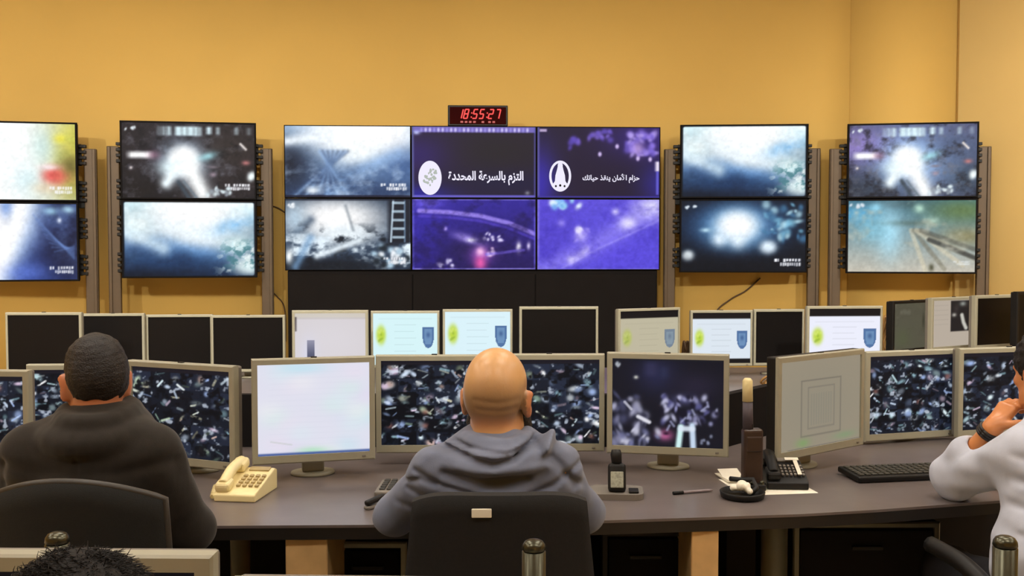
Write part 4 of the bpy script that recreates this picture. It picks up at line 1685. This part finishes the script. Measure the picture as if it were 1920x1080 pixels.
def field_obj(name, f, m, parent, colfn=None, fold=None):
    if fold is not None:
        f.F += fold(f).astype(np.float32)
    co, q = f.net()
    me = mesh_np(name, co, q)
    if colfn is not None:
        set_col(me, colfn(co))
    return link_mesh(name, me, m, parent, smooth=True)


def line_dist(gx, gz, pts):
    best = np.full(np.broadcast(gx, gz).shape, 9.0)
    for (x0, z0), (x1, z1) in zip(pts[:-1], pts[1:]):
        dx, dz = x1 - x0, z1 - z0
        t = np.clip(((gx - x0) * dx + (gz - z0) * dz) / (dx * dx + dz * dz + 1e-9), 0, 1)
        best = np.minimum(best, np.hypot(gx - x0 - t * dx, gz - z0 - t * dz))
    return best


def creases(f, items, front=False):
    """folds across the back: (points in xz, depth, width)"""
    gx, gz = f.ax[0][:, None], f.ax[2][None, :]
    out = np.zeros((f.n[0], f.n[2]))
    for pts, a, w in items:
        out += a * np.exp(-(line_dist(gx, gz, pts) / w) ** 2)
    yw = np.clip((.03 - f.ax[1]) / .04, 0, 1)
    return out[:, None, :] * yw[None, :, None]


def wrinkle(f, amp, sc=1.0, seed=0):
    r = np.random.default_rng(seed)
    x, y, z = f.ax[0][:, None, None], f.ax[1][None, :, None], f.ax[2][None, None, :]
    o = 0
    for k in range(5):
        a = r.normal(size=3) * np.array((22, 22, 34)) * sc
        b = r.normal(size=3) * np.array((14, 14, 14)) * sc
        o = o + np.sin(a[0] * x + a[1] * y + a[2] * z + r.uniform(0, 6) + 1.3 * np.sin(b[0] * x + b[1] * y + b[2] * z))
    return o * amp / 2.2


def skin_col(base, H, R, scale, stub=None, stubcol=(116, 94, 72)):
    def fn(co):
        q = (co - H) @ R / scale
        c = np.tile(np.array(base, float), (len(co), 1))
        x, y, z = q[:, 0], q[:, 1], q[:, 2]
        red = np.array((200, 118, 86), float)
        ear = np.clip((np.abs(x) - .076) / .012, 0, 1) * (np.abs(z + .03) < .05) * (np.abs(y) < .05)
        nape = np.exp(-((z + .075) / .022) ** 2) * (y < .0) * .35 * (np.abs(z) < .2)
        for m, k in ((ear, .6), (nape, 1.0)):
            m = np.clip(m, 0, 1)[:, None] * k
            c = c * (1 - m) + red * m
        if stub:
            band = np.clip((.040 - z) / .06, 0, 1) * np.clip((z + .085) / .03, 0, 1) * np.clip((.06 - y) / .04, 0, 1) * (np.abs(x) < .082)
            top = np.clip((.095 - y * .2 - z) / .05, 0, 1)
            m = (band * top * stub)[:, None]
            c = c * (1 - m) + np.array(stubcol, float) * m
        lip = np.exp(-((z + .081) / .008) ** 2) * (np.abs(x) < .024) * (y > .08)
        c = c * (1 - lip[:, None] * .5) + np.array((170, 90, 80)) * lip[:, None] * .5
        return lin(np.clip(c, 0, 255))
    return fn


SKIN = vcol_mat('skin', 0.36, bump=.06, bscale=220, spec=.45)
HAIR = mat('dark_brown_hair', (24, 17, 14), .55, noise=.4, nscale=130, bump=.8, bscale=260, spec=.4)
HAIRNEAR = mat('dark_hair_strands', (27, 23, 21), .75, noise=.35, nscale=90, bump=.6, bscale=300, spec=.25)
EYE = mat('eye_white', (228, 222, 214), .2, noise=.02)
IRIS = mat('dark_iris', (40, 24, 16), .15, noise=.1)
JACKET = mat('dark_jacket_cloth', (42, 38, 34), .9, noise=.12, nscale=40, bump=.15, bscale=500, sheen=.15, spec=.2)
SHIRTBLUE = mat('grey_blue_shirt_cloth', (114, 121, 142), .9, noise=.06, nscale=30, bump=.12, bscale=500, sheen=.2, spec=.2)
SHIRTWHITE = mat('white_shirt_cloth', (192, 197, 212), .85, noise=.03, nscale=30, bump=.1, bscale=450, sheen=.1, spec=.2)
SHIRTDARK = mat('dark_green_shirt_cloth', (40, 46, 36), .9, noise=.1, nscale=40, bump=.1, bscale=400)
TROUSERS = mat('dark_trouser_cloth', (30, 30, 36), .9, noise=.12, nscale=60, bump=.1, bscale=400)
SHOE = mat('black_shoe_leather', (18, 16, 15), .4, noise=.1, nscale=30)
WATCH = mat('dark_watch_strap', (30, 24, 24), .45, noise=.1, nscale=60)


def eyes(root, H, R, sc):
    for s in (-1, 1):
        p = H + R @ (np.array((s * .031, .079, -.012)) * sc)
        e = MB().lathe([(.001, -.011), (.007, -.0085), (.011, 0), (.007, .0085), (.001, .011)], p, 16).build('eye', EYE, root, smooth=True)
        q = H + R @ (np.array((s * .031, .0872, -.012)) * sc)
        MB().lathe([(.001, -.005), (.004, -.003), (.0052, 0), (.004, .003), (.001, .005)], q, 12).build('iris', IRIS, e, smooth=True)


def person(label, loc, rz, J, h, head_yaw=0, head_pitch=0, crown=1.31, base=(214, 152, 98), stub=0, hy=.03, sc=1.0, hx=0.0,
           torso=None, neck_r=.055, hands=True, ear_s=1.0, fold=None):
    """J: joint overrides in local coordinates, y forward. Builds the bare body; clothes are added by the caller"""
    root = empty('person', loc, rz, label, 'person')
    R = rotm(head_yaw, head_pitch)
    H = np.array((hx, hy, crown - .106 * sc))
    D = dict(hip=.55, sh_z=1.03, sh_w=.17, sh_y=0.0)
    D.update(J)
    f = Field((-.48, -.32, -.0), (.48, .78, crown + .03), h)
    body(f, D, H, R, sc, neck_r, 0.0, hands)
    add_head(f, H, R, sc, es=ear_s)
    field_obj('body', f, SKIN, root, skin_col(base, H, R, sc, stub), fold)
    eyes(root, H, R, sc)
    return root, D, H, R


def body(f, D, H, R, sc, neck_r, grow, hands):
    g = grow - .016
    tl = D.get('lean', 0.0)                                           # forward shift of the chest
    cz = D['sh_z'] - .11
    f.ell((0, 0, .57), (.16 + g, .118 + g, .11 + g))
    f.ell((0, tl * .4 - .01, .72), (.132 + g, .095 + g, .16 + g), .05)
    f.ell((0, tl * .85, cz), (.152 + g, .100 + g, .17 + g), .05)
    nb = np.array((0, tl, D['sh_z'] + .045))
    for s, S_ in ((-1, D['shL']), (1, D['shR'])):
        f.cone(nb, S_, .05 + g, .052 + g, .05)
    f.cone(nb + np.array((0, -.01, -.06)), H + R @ np.array((0, -.025, -.055)), neck_r + .006 + grow, neck_r + grow, .03)
    for S_, E_, W_, hd, side in ((D['shL'], D['elL'], D['wrL'], D.get('handL'), 1), (D['shR'], D['elR'], D['wrR'], D.get('handR'), -1)):
        f.cone(S_, E_, .050 + g, .039 + grow, .03)
        f.cone(E_, W_, .040 + grow, .025 + grow, .02)
        if hands:
            fwd = np.array(W_) - np.array(E_)
            fw, nr, cu = hd if hd else (fwd, (0, 0, 1), .5)
            add_hand(f, W_, fw, nr, side, cu)
    for s in (-1, 1):
        hp_, kn, an = (s * .09, .02, D['hip']), (s * .14, .42, .53), (s * .14, .40, .10)
        f.cone(hp_, kn, .085 + g, .056 + g, .04)
        f.cone(kn, an, .056 + g, .036 + g, .02)
        f.cone((s * .14, .38, .05), (s * .15, .54, .038), .04, .032, .03)


def trousers(root, D):
    f = Field((-.32, -.25, .04), (.32, .62, .78), .009)
    f.ell((0, 0, .57), (.178, .14, .12))
    f.ell((0, -.005, .66), (.16, .125, .10), .04)
    for s in (-1, 1):
        hp_, kn, an = (s * .09, .02, D['hip']), (s * .14, .43, .53), (s * .14, .40, .10)
        f.cone(hp_, kn, .10, .074, .04)
        f.cone(kn, an, .072, .058, .03)
    field_obj('trousers', f, TROUSERS, root, fold=lambda f: wrinkle(f, .003, 1, 5))
    for s in (-1, 1):
        g = Field((s * .15 - .09, .28, -.0), (s * .15 + .09, .66, .14), .007)
        g.cone((s * .14, .375, .055), (s * .152, .55, .045), .048, .040, .03)
        g.cone((s * .14, .375, .055), (s * .14, .395, .10), .048, .046, .02)
        g.put(lambda x, y, z: z - .006 + 0 * x + 0 * y, (-9, -9, -9), (9, 9, .02), .0, 's')
        field_obj('shoe', g, SHOE, root)


def top_cloth(D, h, g_torso, sleeve, cuffL=1.0, cuffR=1.0, tl=None, lo=(-.5, -.36, .5), hi=(.5, .5, 1.22), hem=.60, collar=None):
    f = Field(lo, hi, h)
    tl = D.get('lean', 0.0)
    g = g_torso
    cz = D['sh_z'] - .11
    f.ell((0, tl * .3 - .005, hem + .1), (.150 + g, .115 + g, .14 + g), .06)
    f.ell((0, tl * .6 - .01, .80), (.150 + g, .105 + g, .16 + g), .06)
    f.ell((0, tl * .85 - .008, cz), (.166 + g, .112 + g, .165 + g), .06)
    nb = np.array((0, tl - .005, D['sh_z'] + .035))
    for S_, E_, W_, cu in ((D['shL'], D['elL'], D['wrL'], cuffL), (D['shR'], D['elR'], D['wrR'], cuffR)):
        S_, E_, W_ = (np.array(v, float) for v in (S_, E_, W_))
        f.cone(nb, S_, .056 + g, sleeve + .006, .06)
        f.cone(S_, E_, sleeve + .006, sleeve - .006, .04)
        f.cone(E_, E_ + (W_ - E_) * cu, sleeve - .008, sleeve - .016, .03)
    return f


def collar_ring(f, c, rx, ry, tilt, r, k=.02, hgt=0.0, n=20):
    pts = []
    for i in range(n + 1):
        a = 2 * PI * i / n
        x, y = rx * math.cos(a), ry * math.sin(a)
        pts.append(np.array((c[0] + x, c[1] + y, c[2] - tilt * y)))
    for a, b in zip(pts[:-1], pts[1:]):
        f.cone(a, b, r, r, k)
        if hgt:
            f.cone(a + np.array((0, 0, hgt)), b + np.array((0, 0, hgt)), r * .8, r * .8, k)


# ---- the bald man in the grey blue shirt
D2 = dict(sh_z=1.015, shL=(-.148, .0, 1.002), shR=(.140, .01, 1.008), elL=(-.268, .10, .870), elR=(.222, .12, .872),
          wrL=(-.25, .40, .825), wrR=(.16, .44, .825), lean=.02,
          handL=((.12, 1, -.08), (0, .1, 1), .35), handR=((-.3, 1, -.08), (0, .1, 1), .4))
root2, D2, H2, R2 = person('bald man in a grey blue shirt seated at the middle, seen from behind', (P2X, P2Y, 0), 0, D2, .0048,
                           head_yaw=-.24, head_pitch=-.08, crown=1.308, base=(216, 168, 116), stub=.6, hy=.055, hx=-.004, neck_r=.052,
                           fold=lambda f: creases(f, [([(-.055, 1.190), (0, 1.184), (.05, 1.190)], .0022, .006), ([(-.05, 1.168), (0, 1.163), (.045, 1.168)], .0024, .006)]))
f = top_cloth(D2, .0045, .003, .056, .8, .8)
collar_ring(f, (0, .02, 1.080), .076, .080, -.14, .015, .02, .012)
collar_ring(f, (0, .012, 1.062), .098, .096, -.16, .018, .03)
CR2 = [([(-.17, 1.080), (-.09, 1.062), (-.01, 1.046), (.04, 1.058), (.10, 1.100)], .019, .0085),
       ([(-.15, 1.095), (-.07, 1.078), (.02, 1.070), (.09, 1.085)], .010, .006),
       ([(-.26, .93), (-.2, .915), (-.15, .93)], .010, .008), ([(.17, .93), (.22, .915), (.26, .93)], .010, .008),
       ([(-.235, .985), (-.19, 1.0), (-.15, .99)], .009, .007), ([(.16, 1.01), (.2, .985), (.235, .96)], .009, .007),
       ([(-.13, 1.014), (-.05, 1.000), (.07, 1.006)], .015, .013),
       ([(-.20, 1.02), (-.13, .985), (-.05, .965)], .013, .008),
       ([(.20, 1.03), (.13, .985), (.05, .955)], .012, .008),
       ([(-.22, .97), (-.15, .94)], .009, .010),
       ([(.09, 1.085), (.15, 1.035), (.19, .98)], .010, .011),
       ([(-.10, 1.03), (0, 1.024), (.12, 1.035)], -.012, .014),
       ([(.118, 1.07), (.136, 1.112)], -.030, .014),
       ([(-.05, 1.068), (.03, 1.072), (.08, 1.09)], -.010, .012),
       ([(-.22, 1.0), (-.18, 1.05), (-.13, 1.085)], -.006, .014)]
field_obj('shirt', f, SHIRTBLUE, root2, fold=lambda f: creases(f, CR2) + wrinkle(f, .0026, 1.5, 2))
trousers(root2, D2)
f = Field((-.12, -.05, 1.02), (.12, .20, 1.25), .0055)
W_ = lambda p: H2 + R2 @ np.array(p)
for s in (-1, 1):
    f.cone(W_((s * .068, .022, -.035)), W_((s * .060, .035, -.085)), .012, .021, .02)
    f.cone(W_((s * .060, .035, -.085)), W_((s * .045, .058, -.098)), .020, .018, .02)
f.cone(W_((-.048, .055, -.095)), W_((0, .078, -.108)), .018, .02, .02)
f.cone(W_((.048, .055, -.095)), W_((0, .078, -.108)), .018, .02, .02)
field_obj('beard', f, HAIR, root2, fold=lambda f: wrinkle(f, .002, 4, 8))

# ---- the dark haired man in the dark jacket
D1 = dict(sh_z=1.095, shL=(-.152, .0, 1.070), shR=(.130, .01, 1.072), elL=(-.255, .10, .88), elR=(.192, .10, .872),
          wrL=(-.18, .40, .825), wrR=(.03, .38, .825), lean=.02,
          handL=((.2, 1, -.1), (0, .1, 1), .4), handR=((-.3, 1, -.1), (0, .1, 1), .4))
root1, D1, H1, R1 = person('dark haired man in a dark jacket seated at the left, seen from behind', (P1X, P1Y, 0), math.radians(-4), D1, .0055,
                           head_yaw=.60, head_pitch=-.10, crown=1.347, base=(198, 136, 98), hy=.05, neck_r=.050, sc=.86, hx=-.020, ear_s=1.2)
f = top_cloth(D1, .006, .008, .060, .92, .92, hi=(.5, .5, 1.28))
collar_ring(f, (0, .02, 1.160), .078, .080, -.18, .016, .02, .010)
collar_ring(f, (0, .012, 1.128), .104, .10, -.18, .018, .03)
CR1 = [([(-.2, 1.06), (-.05, 1.045), (.1, 1.05), (.2, 1.07)], .006, .014), ([(-.22, 1.0), (-.1, .985), (.12, .99)], .006, .016),
       ([(.2, 1.06), (.23, .98), (.24, .9)], .008, .014), ([(-.2, 1.06), (-.23, .98), (-.24, .9)], .008, .014),
       ([(0, 1.13), (0, .8)], .003, .006)]
field_obj('jacket', f, JACKET, root1, fold=lambda f: creases(f, CR1) + wrinkle(f, .0016, 1.2, 12))
f = Field((-.12, -.1, 1.08), (.12, .16, 1.22), .0055)
collar_ring(f, (0, .022, 1.172), .068, .070, -.16, .009, .01, .006)
field_obj('shirt_collar', f, SHIRTDARK, root1)
trousers(root1, D1)


def hair_cap(root, H, R, grow, h, m, nape=-.062, seed=1, amp=.004, sc=1.0, name='hair', wav=5, ear_s=1.0):
    f = Field(H - .15, H + .15, h)
    e = lambda c, r, k: f.ell(H + R @ (np.array(c) * sc), (np.array(r) + grow) * sc, k, R)
    e((0, -.010, .022), (.077, .097, .090), .02)
    e((0, -.052, -.018), (.068, .054, .062), .03)
    f.F += wrinkle(f, amp, wav, seed).astype(np.float32)
    # leave the face, the ears and the neck free
    f.ell(H + R @ (np.array((0, .115, -.045)) * sc), (.075, .07, .085), .012, R, 's')
    for s in (-1, 1):
        f.ell(H + R @ (np.array((s * .098, .008, -.045)) * sc), np.array((.028, .040, .046)) * ear_s, .008, R, 's')
    nz = H + R @ np.array((0, 0, nape))
    n = R @ np.array((0, .28, 1.0))
    n = n / np.linalg.norm(n)
    f.put(lambda x, y, z: (x - nz[0]) * n[0] + (y - nz[1]) * n[1] + (z - nz[2]) * n[2], H - .2, H + .2, .01, 's')
    return field_obj(name, f, m, root)


hair_cap(root1, H1, R1, .005, .0035, HAIR, -.092, 3, .0011, sc=.87, wav=4.5, ear_s=1.15)

# ---- the man in the white shirt, leaning on his elbow at the right edge
D3 = dict(sh_z=1.01, shL=(-.110, .07, .968), shR=(.165, .04, 1.0), elL=(-.165, .355, .846), elR=(.25, .25, .86),
          wrL=(-.110, .235, 1.020), wrR=(.14, .42, .82), lean=.06,
          handL=((.55, .10, .62), (-.72, -.35, .55), 1.0), handR=((-.5, 1, -.1), (0, .1, 1), .4))
root3, D3, H3, R3 = person('man in a white shirt at the right edge, chin propped on his hand', (P3X, P3Y, 0), math.radians(4), D3, .0046,
                           head_yaw=.25, head_pitch=-.12, crown=1.315, base=(214, 140, 86), hy=.17, hx=.025)
f = top_cloth(D3, .0052, .010, .068, .42, .85)
E_, W3 = np.array(D3['elL']), np.array(D3['wrL'])
f.cone(E_ + (W3 - E_) * .05, E_ + (W3 - E_) * .44, .060, .054, .03)
f.cone(E_ + (W3 - E_) * .42, E_ + (W3 - E_) * .50, .052, .050, .006)
f.cone(E_ + (W3 - E_) * .48, E_ + (W3 - E_) * .80, .036, .036, .006, 's')
f.ell((-.075, .0, .70), (.155, .12, .18), .05)
collar_ring(f, (.006, .07, 1.07), .074, .076, -.16, .014, .02, .014)
CR3 = [([(-.22, 1.0), (-.12, .97), (0, .96)], .010, .012), ([(-.2, .93), (-.1, .9), (.02, .9)], .010, .013), ([(-.2, .86), (-.1, .83)], .010, .012),
       ([(-.18, .78), (-.08, .76)], .008, .012)]
field_obj('shirt', f, SHIRTWHITE, root3, fold=lambda f: creases(f, CR3) + wrinkle(f, .0040, 1.1, 22))
trousers(root3, D3)
hair_cap(root3, H3, R3, .011, .0055, HAIR, -.070, 5, .003)
# watch on the raised wrist
wv = (W3 - E_) / np.linalg.norm(W3 - E_)
wc = E_ + (W3 - E_) * .93
ta_ = np.cross(wv, (0, 0, 1.0))
ta_ /= np.linalg.norm(ta_)
tb_ = np.cross(wv, ta_)
wm = MB()
pts = [wc + (ta_ * math.cos(2 * PI * k / 24) + tb_ * math.sin(2 * PI * k / 24)) * .031 for k in range(25)]
for o_ in (-.008, 0, .008):
    wm.tube([p + wv * o_ for p in pts], .0055, 6)
watch = wm.build('wrist_watch', WATCH, root3, smooth=True)
fd_ = wc - ta_ * .034
MB().lathe([(.015, -.004), (.017, 0), (.015, .004)], fd_, 20).build('watch_face', STEEL, watch)

# ---- the nearest person: only the crown of the head shows
D4 = dict(sh_z=1.03, shL=(-.165, .0, 1.02), shR=(.165, 0, 1.02), elL=(-.25, .12, .84), elR=(.25, .12, .84), wrL=(-.16, .38, .775), wrR=(.16, .38, .775), lean=.03)
root4, D4, H4, R4 = person('person nearest the camera, only the dark hair of the crown showing', (P4X, P4Y, 0), 0, D4, .0075,
                           head_yaw=0, head_pitch=-.1, crown=1.277, base=(205, 140, 92), hy=.14, hx=-.018)
f = top_cloth(D4, .0085, .008, .066, .9, .9)
collar_ring(f, (0, .04, 1.08), .078, .08, -.14, .015, .02)
field_obj('shirt', f, SHIRTDARK, root4, fold=lambda f: wrinkle(f, .003, 1, 32))
trousers(root4, D4)
hc = hair_cap(root4, H4, R4, .006, .0035, HAIRNEAR, -.075, 9, .0030, wav=2.2)
# short loose strands over the crown, one mesh
mb = MB()
rr = random.Random(5)
for k in range(5200):
    a, b_ = rr.uniform(0, 2 * PI), math.acos(1 - rr.random() * .85)
    n = np.array((math.sin(b_) * math.cos(a), math.sin(b_) * math.sin(a), math.cos(b_)))
    p = H4 + R4 @ (np.array((0, -.010, .022)) + n * np.array((.083, .103, .096)))
    sw = np.array((math.sin(a * 2 + 1) * .5 + rr.uniform(-.4, .4), rr.uniform(-.7, .3), 0))
    t1 = n * .08 + sw * .9
    t1 /= np.linalg.norm(t1)
    t2 = t1 + sw * .6 - n * .25
    t2 /= np.linalg.norm(t2)
    L = rr.uniform(.003, .008)
    mb.tube([p - n * .002, p + t1 * L, p + t1 * L + t2 * L * .8], [.00055, .0005, .0002], 3, caps=False)
mb.build('hair_strands', HAIRNEAR, root4)
# ------------------------------------------------------------------ things on the front desk
def desk_phone(px, py, rz, W, Dp, label, body_m, key_m, strip=False, tilt=.22):
    p = on_desk(px, py)
    t = empty('desk_telephone', (p.x, p.y, FDZ), rz, label, 'telephone')
    zf, zb_ = .022, .022 + Dp * tilt
    b = MB()
    prof = [(0, 0.0005), (0, zf), (.012, zf + .006), (Dp - .02, zb_), (Dp, zb_ - .008), (Dp, .0005)]
    L = [b.bm.verts.new((-W / 2, y, z)) for y, z in prof]
    R_ = [b.bm.verts.new((W / 2, y, z)) for y, z in prof]
    n = len(prof)
    for i in range(n):
        b.bm.faces.new((L[i], L[(i + 1) % n], R_[(i + 1) % n], R_[i]))
    b.bm.faces.new(list(reversed(L)))
    b.bm.faces.new(R_)
    bmesh.ops.bevel(b.bm, geom=b.bm.edges[:], offset=.004, segments=2, profile=.5, affect='EDGES')
    base = b.build('base', body_m, t)
    sl = math.atan2(zb_ - zf - .006, Dp - .032)
    Rx = Matrix.Rotation(sl, 3, 'X')

    def on(x, y, up):
        return (x, y - up * math.sin(sl), zf + .006 + (y - .012) * math.tan(sl) + up * math.cos(sl))
    for j in range(4):
        for i in range(4 if not strip else 6):
            dx = (W * .60) / (4 if not strip else 6)
            MB().box(on(-W * .12 + (i + .5) * dx - .0, Dp * .26 + j * Dp * .105, .004), (dx * .62, Dp * .065, .007), .0015, Rx).build('key', key_m, base)
    MB().box(on(W * .16, Dp * .83, .002), (W * .5, Dp * .13, .006), .002, Rx).build('display_window', key_m, base)
    if strip:
        MB().box(on(W * .33, Dp * .48, .0095), (W * .10, Dp * .56, .002), .0, Rx).build('label_strip', PAPER, base)
        MB().box(on(W * .26, Dp * .80, .0095), (W * .34, Dp * .10, .002), .0, Rx).build('label_strip', PAPER, base)
    h = MB()
    x = -W * .33
    a0, a1 = on(x, .025, .018), on(x, Dp - .02, .022)
    am = on(x, Dp * .5, .032)
    h.tube(smooth_pts([a0, am, a1], 6), [.017] * 13, 12)
    h.box(on(x, .035, .012), (.048, .055, .032), .012, Rx, 3)
    h.box(on(x, Dp - .035, .016), (.048, .06, .034), .012, Rx, 3)
    h.build('handset', body_m, t)
    c = [(x, .01, .02)]
    for k in range(70):
        a = k * 1.0
        c.append((x - .03 - .0007 * k + .007 * math.cos(a), .01 + .002 * k, .012 + .007 * math.sin(a)))
    MB().tube(c, .0022, 5).build('coiled_cord', body_m, t)
    return t


desk_phone(439, 942, math.radians(-7), .132, .20, 'cream desk telephone beside the dark jacketed man', CREAM, CREAMDARK, False, .24)
desk_phone(1478, 919, math.radians(-3), .132, .155, 'black desk telephone with white label strips on loose papers', BLACKPL, GREYPL, True, .32)

# paper under the black phone, note beside it
p = on_desk(1468, 925)
b = MB()
b.plate([(-.135, 0), (.115, 0), (.115, .23), (-.135, .23)], 0, .0007)
o = b.build('paper_sheet', PAPER)
o.rotation_euler = (-PI / 2, 0, math.radians(8))
o.location = (p.x, p.y - .012, FDZ + .0001)
tag(o, 'white paper sheet under the black desk telephone', 'paper')
p = on_desk(1386, 906)
b = MB()
for k in range(6):
    b.box((0, .06, .004 + k * .0012), (.075 + .002 * (k % 2), .12, .001), 0, Matrix.Rotation(.02 * k, 3, 'Z'))
b.box((0, .075, .0135), (.07, .08, .001), 0, Matrix.Rotation(.3, 3, 'X'))
o = b.build('note_pad', PAPER)
o.location = (p.x, p.y, FDZ - .0010)
o.rotation_euler = (0, 0, .15)
tag(o, 'small cream note pad left of the tall two way radio', 'note pad')

# tall two way radio with a pale thick aerial
p = on_desk(1414, 922)
t = empty('two_way_radio', (p.x, p.y + .035, FDZ + .0003), .1, 'tall dark two way radio with a cream tipped aerial standing beside the black phone', 'radio')
MB().box((0, 0, .012), (.070, .09, .024), .008, seg=3).build('charging_cradle', BLACKPL, t)
rb = MB().box((0, 0, .105), (.064, .042, .185), .010, seg=3)
rb.box((0, -.022, .15), (.052, .008, .05), .004)
BROWNPL = mat('dark_brown_plastic', (58, 42, 34), .35, noise=.2, nscale=25)
rad = rb.build('radio_body', BROWNPL, t)
for s in (-1, 1):
    MB().lathe([(.0075, 0), (.0075, .004), (.004, .007), (.001, .008)], (0, 0, 0), 14).build('knob', STEEL, rad, (s * .016, -.052, .032)).rotation_euler = (PI / 2, 0, 0)
MB().box((-.012, -.003, .205), (.022, .022, .02), .004).build('volume_knob', BLACKPL, rad)
MB().tube([(-.014, 0, .195), (-.016, 0, .285)], [.017, .016], 14).build('aerial_base', mat('purple_grey_rubber', (78, 70, 78), .6, noise=.1, nscale=30), t)
MB().tube([(-.016, 0, .285), (-.017, 0, .352), (-.017, 0, .360)], [.017, .016, .010], 14).build('aerial_tip', CREAM, t)

# round dish with crumpled paper
p = on_desk(1402, 944)
t = empty('round_dish', (p.x, p.y + .075, FDZ), 0, 'black round dish with crumpled white paper in front of the radio', 'dish')
MB().lathe([(.045, .0005), (.066, .003), (.070, .020), (.066, .022), (.060, .008), (.02, .006)], (0, 0, 0), 36, 1.0, 1.05).build('bowl', BLACKPL, t)
b = MB()
b.tube([(.02, -.02, .014), (.045, .0, .03), (.04, .03, .05), (.0, .05, .045), (-.03, .04, .05)], .008, 8)
b.build('curved_stem', BLACKPL, t)
f = Field((-.06, -.06, -.0), (.06, .06, .08), .004)
rr = random.Random(3)
for k in range(9):
    f.ell((rr.uniform(-.025, .025), rr.uniform(-.02, .03), .020 + rr.uniform(0, .022)), (rr.uniform(.008, .018), rr.uniform(.008, .016), rr.uniform(.008, .014)), .004)
cp_ = field_obj('crumpled_paper', f, PAPER, None)
cp_.location = (p.x, p.y + .075, FDZ + .0)
tag(cp_, 'crumpled white paper lying in the black round dish', 'paper')

# cordless handset on its grey charging pad
p = on_desk(1158, 940)
t = empty('cordless_phone', (p.x, p.y + .01, FDZ), math.radians(-4), 'dark cordless phone upright on a grey charging pad right of the bald man', 'telephone')
pad = MB()
pad.plate(rounded_rect(.165, .13, .03, 6, 0, .065), -.018, 0)
po = pad.build('charging_pad', GREYPL, t)
po.rotation_euler = (-PI / 2, 0, 0)
po.location = (0, 0, .001)
po.scale = (1, -1, 1) if False else (1, 1, 1)
po.rotation_euler = (PI / 2, 0, 0)
po.location = (0, .0, .0005)
for v in po.data.vertices:
    v.co = Vector((v.co.x, -v.co.y, v.co.z))
po.data.flip_normals()
po.rotation_euler = (0, 0, 0)
for v in po.data.vertices:
    v.co = Vector((v.co.x, v.co.z, v.co.y))
Rb = Matrix.Rotation(-.35, 3, 'X')
hb = MB().box((0, .05, .060), (.056, .034, .090), .012, Rb, 3)
hs = hb.build('handset', BLACKPL, t)
MB().box((0, .030, .058), (.040, .006, .050), .002, Rb).build('keypad', mat('pale_grey_keys', (150, 152, 136), .5, noise=.3, nscale=140), hs)
MB().tube([(.0, .063, .10), (-.002, .076, .128), (-.002, .080, .142)], [.016, .018, .014], 12).build('earpiece', BLACKPL, hs)
MB().box((.052, .04, .0225), (.03, .05, .006), .002).build('cradle_button', BLACKPL, t)

# pen
a, b_ = on_desk(1262, 928), on_desk(1336, 922)
d = (b_ - a)
t = empty('pen', (a.x, a.y, FDZ + .0055), math.atan2(d.y, d.x), 'slim pen with a dark cap lying on the desk', 'pen')
L = d.length
MB().tube([(0, 0, 0), (.035, 0, 0)], .0055, 10).build('cap', BLACKPL, t)
MB().tube([(.035, 0, 0), (L - .012, 0, 0), (L, 0, 0)], [.0045, .0045, .002], 10).build('barrel', mat('grey_lilac_plastic', (142, 128, 130), .4, noise=.05), t)


def keyboard(px, py, rz, label, m, key, W=.44, Dp=.15):
    p = on_desk(px, py)
    t = empty('keyboard', (p.x, p.y, FDZ), rz, label, 'keyboard', 'keyboards on the front desk')
    MB().box((0, 0, .0145), (W, Dp, .020), .006, Matrix.Rotation(.05, 3, 'X')).build('case', m, t)
    ks = MB()
    for j in range(5):
        for i in range(18):
            if i in (14,):
                continue
            ks.box((-W / 2 + .022 + i * (W - .044) / 17.0, -Dp / 2 + .028 + j * .024, .024 + .0012 * j), (.018, .018, .006), .0015, seg=1)
    o = ks.build('key_block', key, t)
    o['kind'] = 'stuff'
    return t


keyboard(1702, 893, math.radians(10), 'black keyboard in front of the man in white', BLACKPL, mat('dark_key_plastic', (58, 56, 48), .5, noise=.2, nscale=60))
keyboard(838, 925, math.radians(-3), 'keyboard under the hands of the bald man, its left end showing', GREYPL, mat('charcoal_key_plastic', (52, 50, 46), .5, noise=.2, nscale=60))
# mouse-sized stapler beside the left end of that keyboard
p = on_desk(703, 952)
t = empty('stapler', (p.x, p.y, FDZ), .9, 'small dark stapler at the left elbow of the bald man', 'stapler')
MB().box((0, 0, .006), (.075, .022, .011), .004).build('foot', GREYPL, t)
MB().box((.002, 0, .024), (.078, .02, .016), .006, Matrix.Rotation(-.12, 3, 'Y')).build('arm', BLACKPL, t)

# ------------------------------------------------------------------ cables by the back desk
def coil(px, py, Y, label, n=5, w=.06, h=.2, seed=1, m=BROWNCABLE, r=.007):
    rr = random.Random(seed)
    p = at(px, py, Y)
    b = MB()
    for k in range(n):
        x = p.x + rr.uniform(-w, w)
        pts = [(x, Y, BDZ + r + .002)]
        for q in range(4):
            pts.append((p.x + rr.uniform(-w, w) * .6, Y + rr.uniform(-.02, .02), BDZ + (p.z - BDZ) * (q + 1) / 4))
        pts.append((p.x + rr.uniform(-w, w), Y + .03, BDZ + (p.z - BDZ) * .5))
        pts.append((p.x + rr.uniform(-w, w), Y + .05, BDZ + r + .002))
        b.tube(smooth_pts(pts, 6), r, 6)
    return tag(b.build('cable_bundle', m), label, 'cables', 'loose cables on the back desk')


coil(1665, 592, 6.3, 'tall tan cable loop between the brightest emblem monitor and the black framed one', 4, .035, .3, 2)
coil(1446, 706, 5.52, 'tan cable tangle under the dark monitor behind the two way radio', 6, .055, .1, 4)
coil(1286, 640, 6.3, 'dark cable loop between the two emblem monitors on the back desk', 3, .03, .2, 6, CABLE)
